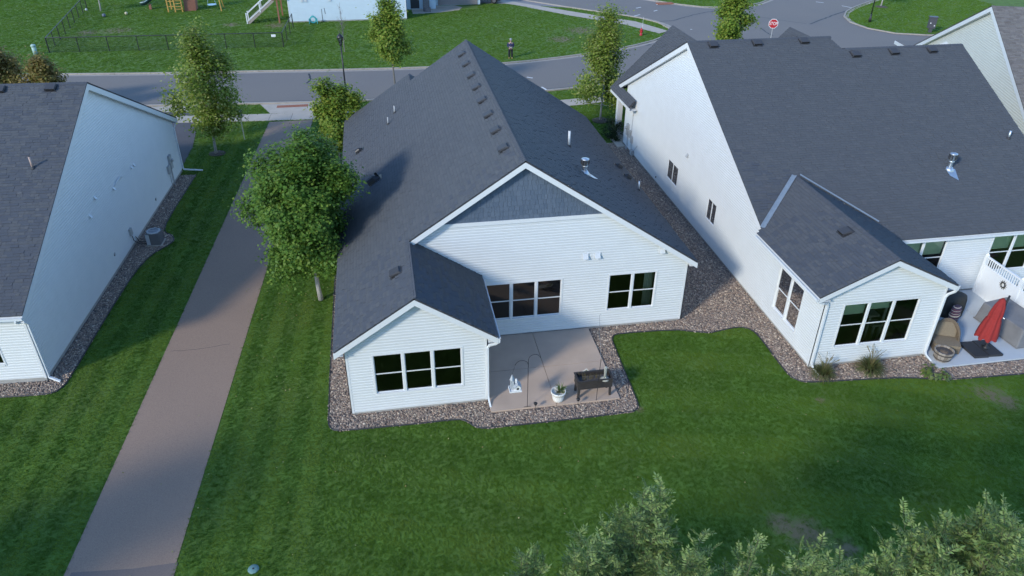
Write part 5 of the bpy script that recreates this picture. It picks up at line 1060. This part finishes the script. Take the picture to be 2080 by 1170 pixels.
q = Vector((0, -.33, 1.085)); q.rotate(Euler((0, 0, R(-6)))); rc = thing('remote_controller', (pq[0]+q.x, pq[1]+q.y, q.z-.03), 'pale grey remote controller held by the person', 'controller', R(-6))
mb = MB(); mb.box((-.10, -.05, 0), (.10, .06, .04)); mb.build('body', mat('controller_grey', (.55, .56, .57), .5), rc); mb = MB(); mb.ob((-.08, .06, .05), X*.16, np.array([0, .07, .06]), np.array([0, -.005, .008])); mb.build('phone_screen', BLACK, rc)
for s in (-1, 1): mb = MB(); mb.lathe([(.012, .04), (.008, .06)], (s*.06, 0, 0), 6); mb.build('stick', BLACK, rc)

# ================================================================== TREES
def leafmat(name, cols, tl=.42): return mat(name, None, .55, tl=tl, island=cols, spec=.3)
MAPLE = leafmat('maple_leaf', [(0.083, 0.182, 0.025), (0.124, 0.234, 0.033), (0.099, 0.196, 0.029), (0.174, 0.272, 0.039), (0.097, 0.196, 0.034), (0.215, 0.295, 0.046)])
MAPLEY = leafmat('maple_leaf_turning', [(0.156, 0.263, 0.033), (0.234, 0.326, 0.046), (0.13, 0.237, 0.033), (0.352, 0.375, 0.064), (0.196, 0.288, 0.04)])
LINDEN = leafmat('linden_leaf', [(0.155, 0.242, 0.029), (0.238, 0.314, 0.045), (0.122, 0.202, 0.025), (0.328, 0.362, 0.078), (0.188, 0.266, 0.036), (0.46, 0.468, 0.182)])
AUTUMN = leafmat('turning_leaf', [(0.211, 0.195, 0.051), (0.309, 0.227, 0.072), (0.163, 0.179, 0.043), (0.39, 0.276, 0.114), (0.244, 0.211, 0.064)])
ASHL = leafmat('ash_leaflet', [(0.156, 0.247, 0.069), (0.219, 0.316, 0.094), (0.119, 0.19, 0.062), (0.312, 0.38, 0.125), (0.175, 0.259, 0.088), (0.138, 0.207, 0.1)], .3)
def leaf_mesh(P, O, L, r, wl=.8, up=.9, out=.55, rand=.75):
    n = len(P); N = O*out+np.array([0, 0, up])+r.normal(size=(n, 3))*rand*.6; N /= np.linalg.norm(N, axis=1)[:, None]
    a = O*.6+r.normal(size=(n, 3))-np.array([0, 0, .35]); a -= N*(a*N).sum(1)[:, None]; a /= np.linalg.norm(a, axis=1)[:, None]; b = np.cross(N, a)
    s = (L*(.6+.7*r.random(n)))[:, None]; w = s*wl*.5
    V = np.stack([P-a*s*.45, P+b*w-N*s*.10-a*s*.05, P+a*s*.55-N*s*.12, P-b*w-N*s*.10-a*s*.05], 1).reshape(-1, 3)
    return V, np.arange(4*n).reshape(-1, 4)
def prof_r(kind, t):
    if kind == 'round': return np.sqrt(np.clip(1-(2*t-1)**2, 0, 1))**.8
    if kind == 'oval': return np.clip(np.sin(np.pi*np.clip(t, 0, 1)**.62), 0, 1)**.8
    if kind == 'cone': return np.clip((1-t)**.75*np.clip(t/.12, 0, 1)**.6, 0, 1)
    return np.ones_like(t)
def tree(label, x, y, z0, z1, rad, kind, ncl, nlf, L, lm, bark=BARK, tr=.09, seed=1, group=None, trunk_low=0., spread=.30, name='maple_tree', gaps=.0, tall=1., lean=(0, 0), cat='tree', lobes=18, up_=1.25, lsz=.2):
    r = np.random.default_rng(seed); t = thing(name, (x, y, 0), label, cat, group=group)
    nl = lobes; lt = (np.arange(nl)+r.random(nl))/nl; la = np.arange(nl)*2.4+r.normal(size=nl)*.5; lr = rad*prof_r(kind, lt)*(.35+.6*r.random(nl)); lr[r.random(nl) < .2] *= .2
    LC = np.stack([lr*np.cos(la), lr*np.sin(la), lt], 1); k_ = r.integers(0, nl, ncl); lw = rad*(lsz+lsz*.8*r.random(nl)); g_ = r.normal(size=(ncl, 3)); g_ /= np.linalg.norm(g_, axis=1)[:, None]; g_ *= (r.random((ncl, 1))**.45)
    ztop = z1-.12*(z1-z0); C = np.stack([LC[k_, 0]+g_[:, 0]*lw[k_], LC[k_, 1]+g_[:, 1]*lw[k_], np.clip(z0+(ztop-z0)*LC[k_, 2]+g_[:, 2]*lw[k_]*up_, z0, z1)], 1)
    C[:, :2] += np.array(lean)*((C[:, 2:3]-z0)/(z1-z0))
    if gaps: C = C[r.random(len(C)) > gaps*(.5+.5*np.sin(C[:, 0]*2.3+seed)*np.cos(C[:, 2]*1.9))]
    k = np.repeat(np.arange(len(C)), nlf); P = C[k]+r.normal(size=(len(k), 3))*np.array([1, 1, .8*tall])*spread*rad**.5*(.4+.6*r.random((len(k), 1)))
    cc = np.array([lean[0]*.5, lean[1]*.5, z0+(z1-z0)*.45]); O = P-cc; O /= np.linalg.norm(O, axis=1)[:, None]+1e-6
    V, F = leaf_mesh(P, O, L, r); cr = link('crown', new_mesh('crown', V, F), lm, t)
    mb = MB(); zt = z0+(z1-z0)*.75
    ns = 9; path = []; rad_ = []
    for i in range(ns):
        f = i/(ns-1); path.append((lean[0]*f*.8+.05*math.sin(f*7+seed), lean[1]*f*.8+.05*math.cos(f*5+seed), -.1+(zt+.1)*f)); rad_.append(tr*(1.25-.15*min(1, f*8) if f < .1 else 1.08-.95*f))
    mb.tube(path, rad_, 8)
    for c in C[:: max(1, len(C)//26)]:
        f = min(.95, max(.12, (c[2]-.35*np.hypot(c[0], c[1])-.2)/zt)); f = max(f, (z0*.85)/zt); i = f*(ns-1); p = np.array(path[int(i)])*(1-i % 1)+np.array(path[min(ns-1, int(i)+1)])*(i % 1)
        mid = (p+c)/2+Z*-.06*rad; mb.tube([p, mid, c], [tr*.42*(1.1-f*.6), tr*.25, tr*.06], 5)
    mb.build('trunk', bark, t, True); return t
def tz(x, y, a, b): return hz(x, y, a), hz(x, y, b)
# front yard and street trees
za, zb = tz(-3.47, 29.9, 528, 268)
tree('full round maple with dark green leaves beside the asphalt path', -3.47, 29.63, za, zb, 2.4, 'round', 600, 120, .135, MAPLE, BARKP, .10, 3, spread=.20, lean=(-.1, .15), lobes=34, up_=1., lsz=.24)
x, y = -2.9, 45.5; tree('smaller yellow-green maple between the lamp post and the big round maple', x, y, hz(x, y, 300), hz(x, y, 158), 1.6, 'round', 190, 90, .17, MAPLEY, BARK, .09, 5, spread=.24)
x, y = -10.85, 48.6; z0_, z1_ = tz(x, y, 262, 52); tree('young upright tree with yellowing leaves beside the left driveway', x, y, z0_, z1_, 2.9, 'oval', 380, 55, .16, LINDEN, BARKP, .085, 11, spread=.27, name='linden_tree', gaps=.25, lobes=17, up_=2.0, lsz=.15)
x, y = 1.0, 57.4; tree('slender young tree on the kerb strip before the pale blue house', x, y, hz(x, y, 120), hz(x, y, -8), 1.65, 'oval', 190, 80, .17, MAPLEY, BARK, .08, 13, spread=.26, name='linden_tree', gaps=.25, lobes=14, up_=2.0, lsz=.16)
x, y = 15.6, 51.2; tree('young upright tree with pale yellow-green leaves beside the duplex front corner', x, y, hz(x, y, 205), hz(x, y, 8), 2.75, 'oval', 360, 55, .16, LINDEN, BARKP, .075, 17, spread=.27, name='linden_tree', gaps=.25, lobes=17, up_=2.0, lsz=.15)
x, y = G2(1465, 185); tree('dense upright tree showing above the duplex ridge', x, y, hz(x, y, 100), hz(x, y, -55), 1.75, 'oval', 220, 80, .19, MAPLEY, BARK, .09, 19, spread=.28, name='linden_tree')
x, y = G2(25, 236); tree('small tree with orange tinged leaves behind the left house roof', x, y, 1.8, hz(x, y, 92), 1.9, 'oval', 190, 80, .18, AUTUMN, BARK, .07, 23, spread=.28, name='linden_tree', gaps=.25, lobes=14, up_=2.0, lsz=.16)
x, y = G2(112, 238); tree('short tree with rusty yellow leaves behind the left house ridge', x, y, 1.6, hz(x, y, 122), 1.6, 'oval', 150, 80, .18, AUTUMN, BARK, .07, 29, spread=.28, name='linden_tree', gaps=.25, lobes=14, up_=2.0, lsz=.16)
x, y = G2(205, 22); tree('white-trunked tree standing inside the chain-link fence', x, y, 1.6, 5.5, 1.7, 'round', 70, 40, .16, LINDEN, BARKP, .09, 31, spread=.3, name='birch_tree', gaps=.3)
x, y = G2(1790, 13); tree('young tree in a mulch ring on the corner lawn', x, y, 2.2, 6.2, 1.6, 'oval', 60, 45, .16, MAPLEY, BARKP, .08, 37, spread=.3, name='linden_tree')
# almost bare young tree behind the lamp
x, y = G2(700, 106); bt = thing('bare_tree', (x, y, 0), 'nearly leafless young tree behind the street lamp', 'tree'); mb = MB(); r = np.random.default_rng(4); ht = hz(x, y, 5)
mb.tube([(0, 0, -.1), (.03, 0, ht*.5), (0, .02, ht)], [.05, .03, .008], 6); ends = []
for i in range(46):
    z = ht*(.18+.75*r.random()); a = r.random()*6.28; l_ = (.25+.9*r.random())*(1.15-z/ht); p1 = np.array([math.cos(a)*l_*.5, math.sin(a)*l_*.5, z+l_*.55]); p2 = np.array([math.cos(a)*l_*.75, math.sin(a)*l_*.75, z+l_*1.3]); mb.tube([(0, 0, z), p1, p2], [.014, .009, .003], 4); ends += [p1, p2]
mb.build('trunk', mat('grey_bark', (.20, .18, .17), .9), bt)
E_ = np.array(ends); E_ = E_[E_[:, 2] < ht*.55]; P = np.repeat(E_, 8, 0)+r.normal(size=(len(E_)*8, 3))*.1; V, F = leaf_mesh(P, P/np.linalg.norm(P, axis=1)[:, None], .09, r); link('crown', new_mesh('crown', V, F), MAPLE, bt)
# mulch rings
for px, py, rr in ((441, 312, .55), (1221, 245, .7), (1790, 14, .8)):
    q = G(px, py); mb = MB(); mb.lathe([(rr, 0), (rr*.95, .03), (rr*.4, .05), (.02, .06)], (q[0], q[1], 0), 18); mb.build('mulch_ring', MULCH, None, True, kind='structure')
# round shrub at the duplex porch
q = G(1247, 288); tree('dark round evergreen shrub at the duplex porch corner', q[0], q[1]+.4, .15, 1.5, .95, 'round', 60, 60, .08, leafmat('yew_leaf', [(.016, .035, .010), (.022, .045, .013), (.013, .028, .009)], .15), BARK, .05, 41, spread=.16, name='shrub', cat='shrub')

# ---- woodland edge in front: compound-leaved saplings
def sapling(label, top, dist, hcrown, rad, seed, nb=26, per=20, scale=1., out=False):
    """tall thin stems carrying feathery compound leaves; top = picture position of the crown tip at a distance"""
    r = np.random.default_rng(seed)
    if out: T = np.array(top, float)
    else: d = ray(*top); T = CC+d/np.linalg.norm(d)*dist
    t = thing('ash_sapling', (T[0], T[1], 0), label, 'tree', group='saplings of the woodland edge'); H = T[2]; mb = MB(); LV = []; 
    mb.tube([(0, 0, -.1), (.05, .03, H*.4), (-.04, .05, H*.75), (0, 0, H)], [.07, .045, .02, .004], 6)
    def compound(p, d, L):                     # rachis with paired leaflets
        d = unit(d); nrm = unit(np.cross(d, r.normal(size=3)+Z*2)); s = unit(np.cross(nrm, Z)) if abs(nrm[2]) < .99 else X
        side = unit(np.cross(d, Z)+r.normal(size=3)*.25); up = unit(np.cross(side, d)); k = 7; pts = [p+d*L*f-Z*.22*L*f*f for f in np.linspace(0, 1, 5)]
        mb.tube(pts, [.004, .0035, .003, .0025, .002], 3, False)
        for i in range(1, k+1):
            f = i/k*.95; q = p+d*L*f-Z*.22*L*f*f; ll = L*.34*(1-.35*abs(f-.55))
            for sg in (-1, 1):
                a = unit(side*sg*1.0+d*.55+r.normal(size=3)*.16-Z*.12); b = unit(np.cross(a, up))*ll*.16; LV.append((q, q+a*ll*.45+b+up*.01, q+a*ll, q+a*ll*.45-b+up*.01))
        a = unit(d-Z*.3); q = pts[-1]; b = side*L*.07; LV.append((q, q+a*L*.14+b, q+a*L*.32, q+a*L*.14-b))
    for i in range(int(nb*.8)):
        f = r.random()**.8; a = r.random()*6.28; w = rad*(.22+.78*f**.7)*(.25+.75*r.random()**.7); d0 = np.array([math.cos(a), math.sin(a), 0]); z = H-hcrown*f*.9; ln = (.5+.7*r.random())*scale
        st = d0*w*.55+Z*(z-ln*.75); tip = d0*w*1.1+Z*(z+ln*.15)+r.normal(size=3)*.06; base = Z*max(z-ln*.75-w*.9, H*.25); mid = st*.4+tip*.6+d0*.03
        mb.tube([base, st, mid, tip], [.009, .006, .004, .0015], 4); pr = .3+.7*r.random()
        for j in range(int(per*.68)):
            g = (j+r.random())/(per*.68); p = st*(1-g)**2+2*g*(1-g)*mid+g*g*tip; aa = j*2.4+r.random(); dd = np.array([math.cos(aa), math.sin(aa), .75+.7*g])+r.normal(size=3)*.18; compound(p, dd, (.21+.15*pr)*(1.1-.5*g)*scale)
    for j in range(12): compound(np.array([0, 0, H-.05*j]), r.normal(size=3)*.7+Z*.8, .15*scale)
    V = np.array(LV).reshape(-1, 3); link('crown', new_mesh('crown', V, np.arange(len(V)).reshape(-1, 4)), ASHL, t); mb.build('trunk', mat('sapling_stem', (.075, .085, .04), .8), t); return t
sapling('tallest feathery sapling reaching over the back lawn', (1308, 1000), 12.0, 3.6, 1.05, 51, 86, 20)
sapling('bushy feathery sapling left of the tallest one', (1200, 1105), 12.2, 2.6, 1.0, 53, 61, 18)
sapling('low sapling with sparse upright shoots at the wood edge', (1060, 1130), 12.4, 2.2, .8, 55, 40, 16)
sapling('thin sapling shoot standing apart from the tallest crown', (1540, 1096), 12.3, 2.4, .55, 57, 30, 14)
sapling('short broad sapling under the bare lawn patch', (1660, 1126), 12.0, 2.2, .95, 59, 56, 17)
sapling('leaning sapling beside the tallest crown', (1412, 1119), 12.1, 2.4, .8, 61, 51, 17)
sapling('broad pale green sapling crown at the lawn corner', (1963, 1059), 11.2, 3.2, 1.15, 63, 86, 18)
sapling('pale green sapling joining the broad corner crown', (2058, 1046), 11.0, 3.2, 1.1, 65, 76, 18)
sapling('smaller sapling in front of the broad corner crown', (1868, 1109), 11.4, 2.4, .9, 67, 51, 17)
# wood-edge trees beside and behind the viewpoint that shade the lawn
for i, (x, y, z0_, z1_, rd) in enumerate(((-20.5, 9.0, 4.5, 9.5, 2.4), (-25, 6.0, 4.0, 9.8, 2.8), (-28.5, 11.5, 3.0, 8.0, 2.4), (5.5, 2.8, 3.5, 9.6, 2.6), (-1.0, 1.8, 4.0, 9.6, 2.6), (-4.8, 4.0, 4.0, 9.4, 2.2), (2.2, 4.0, 3.5, 9.0, 2.3), (9.8, 2.6, 3.5, 9.3, 2.5))):
    tree(('broad woodland tree left of the path end', 'tall woodland tree behind the path end', 'woodland tree beyond the left house yard', 'woodland tree at the wood edge below the saplings', 'slim woodland tree at the wood edge', 'woodland tree nearest the path at the wood edge', 'woodland tree among the saplings', 'woodland tree below the duplex lawn')[i], x, y, z0_, z1_, rd, 'round', 150, 60, .26, MAPLE, BARK, .14, 71+i, spread=.30, name='woodland_tree', group='trees of the woodland edge', gaps=.2)

# ---- scattered fallen leaves
r = np.random.default_rng(9); P = np.concatenate([np.c_[r.normal(-4.4, 1.3, 130), r.normal(28, 5, 130)], np.c_[r.uniform(-10, 22, 60), r.uniform(15, 20, 60)], np.c_[r.normal(-10.5, 1.5, 40), r.normal(48, 2, 40)]]); k = np.ones(len(P), bool)
for e in [BED1]+HOUSE_FP: k &= ~inside(P, e)
P = np.c_[P[k], np.full(k.sum(), .045)]; V, F = leaf_mesh(P, np.tile(np.array([[0, 0, 1.]]), (len(P), 1)), .06, r); fo = link('fallen_leaves', new_mesh('fallen_leaves', V, F), mat('fallen_leaf', None, .8, island=[(.30, .26, .06), (.22, .16, .05), (.36, .33, .14), (.20, .22, .05)])); tag(fo, 'scattered yellow fallen leaves on the lawns and path', 'leaves', kind='stuff')

# ================================================================== GRASS
EXCL = [PATHPOLY, BED1, BED0, ROADPOLY, DRIVE0, SW2, DRIVE_F, ENTRY_F, [tuple(p[:2]) for p in SWALK[0]]+[tuple(p[:2]) for p in offset_line(SWALK[0], -1.5)][::-1], [(-9.3, 58.75), (-8.25, 56.2), (-5.1, 55.9), (-4.0, 58.3)]]+HOUSE_FP
for e in (FAR, FAR2, RIGHT, NEAR): pass
def lawn_points(lo, hi, dens, sz):
    lo = np.array(lo, float); hi = np.array(hi, float); n = int((hi-lo).prod()*dens); Q = lo+rng.random((n, 2))*(hi-lo); pq = proj(np.c_[Q, np.zeros(n)])
    Q = Q[(pq[:, 2] > 0) & (pq[:, 0] > -60) & (pq[:, 0] < 2140) & (pq[:, 1] > -20) & (pq[:, 1] < 1230)]; k = np.ones(len(Q), bool)
    J = Q+rng.normal(0, .035, Q.shape)
    for e in EXCL: k &= ~inside(J, e)
    return Q[k], np.full(k.sum(), sz)
parts = [lawn_points((-24, 9.5), (32, 33), 340, 1.), lawn_points((-16, 33), (20, 58), 170, 1.3), lawn_points((-50, 58), (75, 104), 34, 2.0)]
Q = np.concatenate([p[0] for p in parts]); SZ = np.concatenate([p[1] for p in parts])
# bare worn spots keep few blades
k = np.ones(len(Q), bool)
for c, rr in bare: d = np.hypot(Q[:, 0]-c[0], Q[:, 1]-c[1])/rr+.25*np.sin(Q[:, 0]*7+Q[:, 1]*3)*np.sin(Q[:, 1]*9-Q[:, 0]*4); k &= ~((d < 1.) & (rng.random(len(Q)) < (.7 if c[1] < 50 else .5)*(1-np.clip(d, 0, 1)**2)))
Q, SZ = Q[k], SZ[k]; n = len(Q)
def wave(x, y, f, s): return np.sin(x*f+s)*np.cos(y*f*1.3+s*1.7)+.5*np.sin(x*f*2.7-y*f*2.1+s*3)
patch = .5*wave(Q[:, 0], Q[:, 1], .55, 1.)+.5*wave(Q[:, 0], Q[:, 1], 1.6, 2.)
# mowing lanes: blades lie alternately towards and away
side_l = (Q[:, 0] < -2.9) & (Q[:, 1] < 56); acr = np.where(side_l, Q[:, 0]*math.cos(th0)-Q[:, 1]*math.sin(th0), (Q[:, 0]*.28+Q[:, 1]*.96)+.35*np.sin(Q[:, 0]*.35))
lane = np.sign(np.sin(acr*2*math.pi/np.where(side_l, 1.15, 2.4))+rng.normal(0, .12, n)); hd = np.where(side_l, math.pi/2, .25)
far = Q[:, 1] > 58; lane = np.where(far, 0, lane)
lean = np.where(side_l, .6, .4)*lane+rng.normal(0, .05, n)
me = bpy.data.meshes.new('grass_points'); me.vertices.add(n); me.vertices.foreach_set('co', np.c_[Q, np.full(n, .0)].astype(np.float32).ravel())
at = me.attributes.new('tilt', 'FLOAT', 'POINT'); at.data.foreach_set('value', lean.astype(np.float32))
at = me.attributes.new('head', 'FLOAT', 'POINT'); at.data.foreach_set('value', hd.astype(np.float32))
at = me.attributes.new('size', 'FLOAT', 'POINT'); at.data.foreach_set('value', (SZ*(.8+.4*rng.random(n))).astype(np.float32))
at = me.attributes.new('tint', 'FLOAT', 'POINT'); at.data.foreach_set('value', np.clip(.48+.20*patch+np.where(far, 0, np.where(side_l, .30, .13))*lane+rng.normal(0, .035, n), 0, 1).astype(np.float32))  # patch: natural tone; lane: light and dark mowing sheen painted into blade colour
at = me.attributes.new('spin', 'FLOAT', 'POINT'); at.data.foreach_set('value', (rng.random(n)*6.283).astype(np.float32))
BL = bpy.data.materials.new('grass_blade'); BL.use_nodes = True; nn_ = BL.node_tree.nodes; ll = BL.node_tree.links; b = nn_['Principled BSDF']; b.inputs['Roughness'].default_value = .65; b.inputs['Specular IOR Level'].default_value = .2
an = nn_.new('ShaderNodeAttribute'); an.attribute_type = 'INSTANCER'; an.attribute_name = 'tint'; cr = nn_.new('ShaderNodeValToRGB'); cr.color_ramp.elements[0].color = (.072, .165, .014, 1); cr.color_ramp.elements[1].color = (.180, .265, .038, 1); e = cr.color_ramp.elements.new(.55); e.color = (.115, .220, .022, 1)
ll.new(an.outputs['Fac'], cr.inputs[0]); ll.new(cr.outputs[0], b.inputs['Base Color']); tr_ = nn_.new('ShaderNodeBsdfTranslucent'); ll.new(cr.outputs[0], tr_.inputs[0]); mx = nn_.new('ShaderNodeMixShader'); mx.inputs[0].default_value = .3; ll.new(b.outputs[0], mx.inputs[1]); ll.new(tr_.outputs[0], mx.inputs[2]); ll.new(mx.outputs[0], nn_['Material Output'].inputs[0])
tc_ = bpy.data.collections.new('tufts')
for v in range(3):
    V = []; F = []
    for i in range(16):
        a = random.random()*6.28; rr = .05*math.sqrt(random.random()); p = np.array([math.cos(a)*rr, math.sin(a)*rr, 0]); h = random.uniform(.018, .036); an_ = random.random()*6.28; d = np.array([math.cos(an_), math.sin(an_), 0]); s = np.array([-d[1], d[0], 0])*.0046; tip = p+Z*h+d*random.uniform(.003, .018); j = len(V)
        V += [p-s, p+s, p+Z*h*.6+d*.008+s*.7, p+Z*h*.6+d*.008-s*.7, tip]; F += [(j, j+1, j+2, j+3), (j+3, j+2, j+4)]
    m_ = new_mesh('tuft', V, F); m_.materials.append(BL); tc_.objects.link(bpy.data.objects.new('tuft', m_))
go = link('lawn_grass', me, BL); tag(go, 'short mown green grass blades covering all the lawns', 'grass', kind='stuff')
ng = bpy.data.node_groups.new('grass', 'GeometryNodeTree'); ng.interface.new_socket('Geometry', in_out='INPUT', socket_type='NodeSocketGeometry'); ng.interface.new_socket('Geometry', in_out='OUTPUT', socket_type='NodeSocketGeometry')
N_ = ng.nodes; K = ng.links; gi = N_.new('NodeGroupInput'); gout = N_.new('NodeGroupOutput'); ip = N_.new('GeometryNodeInstanceOnPoints'); ci = N_.new('GeometryNodeCollectionInfo'); ci.inputs['Collection'].default_value = tc_; ci.inputs['Separate Children'].default_value = True; ci.inputs['Reset Children'].default_value = True
def attr(nm): a = N_.new('GeometryNodeInputNamedAttribute'); a.data_type = 'FLOAT'; a.inputs['Name'].default_value = nm; return a.outputs['Attribute']
K.new(gi.outputs[0], ip.inputs['Points']); K.new(ci.outputs[0], ip.inputs['Instance']); ip.inputs['Pick Instance'].default_value = True
cx = N_.new('ShaderNodeCombineXYZ'); K.new(attr('spin'), cx.inputs[2])
r1 = N_.new('FunctionNodeEulerToRotation'); K.new(cx.outputs[0], r1.inputs[0])
cy = N_.new('ShaderNodeCombineXYZ'); K.new(attr('tilt'), cy.inputs[1]); r2 = N_.new('FunctionNodeEulerToRotation'); K.new(cy.outputs[0], r2.inputs[0])
ch_ = N_.new('ShaderNodeCombineXYZ'); K.new(attr('head'), ch_.inputs[2]); r3 = N_.new('FunctionNodeEulerToRotation'); K.new(ch_.outputs[0], r3.inputs[0])
ra = N_.new('FunctionNodeRotateRotation'); K.new(r1.outputs[0], ra.inputs[0]); K.new(r2.outputs[0], ra.inputs[1]); rb = N_.new('FunctionNodeRotateRotation'); K.new(ra.outputs[0], rb.inputs[0]); K.new(r3.outputs[0], rb.inputs[1])
K.new(rb.outputs[0], ip.inputs['Rotation']); K.new(attr('size'), ip.inputs['Scale']); K.new(ip.outputs[0], gout.inputs[0])
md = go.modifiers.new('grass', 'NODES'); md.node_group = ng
print('grass points', n, 'objects', len(bpy.data.objects))
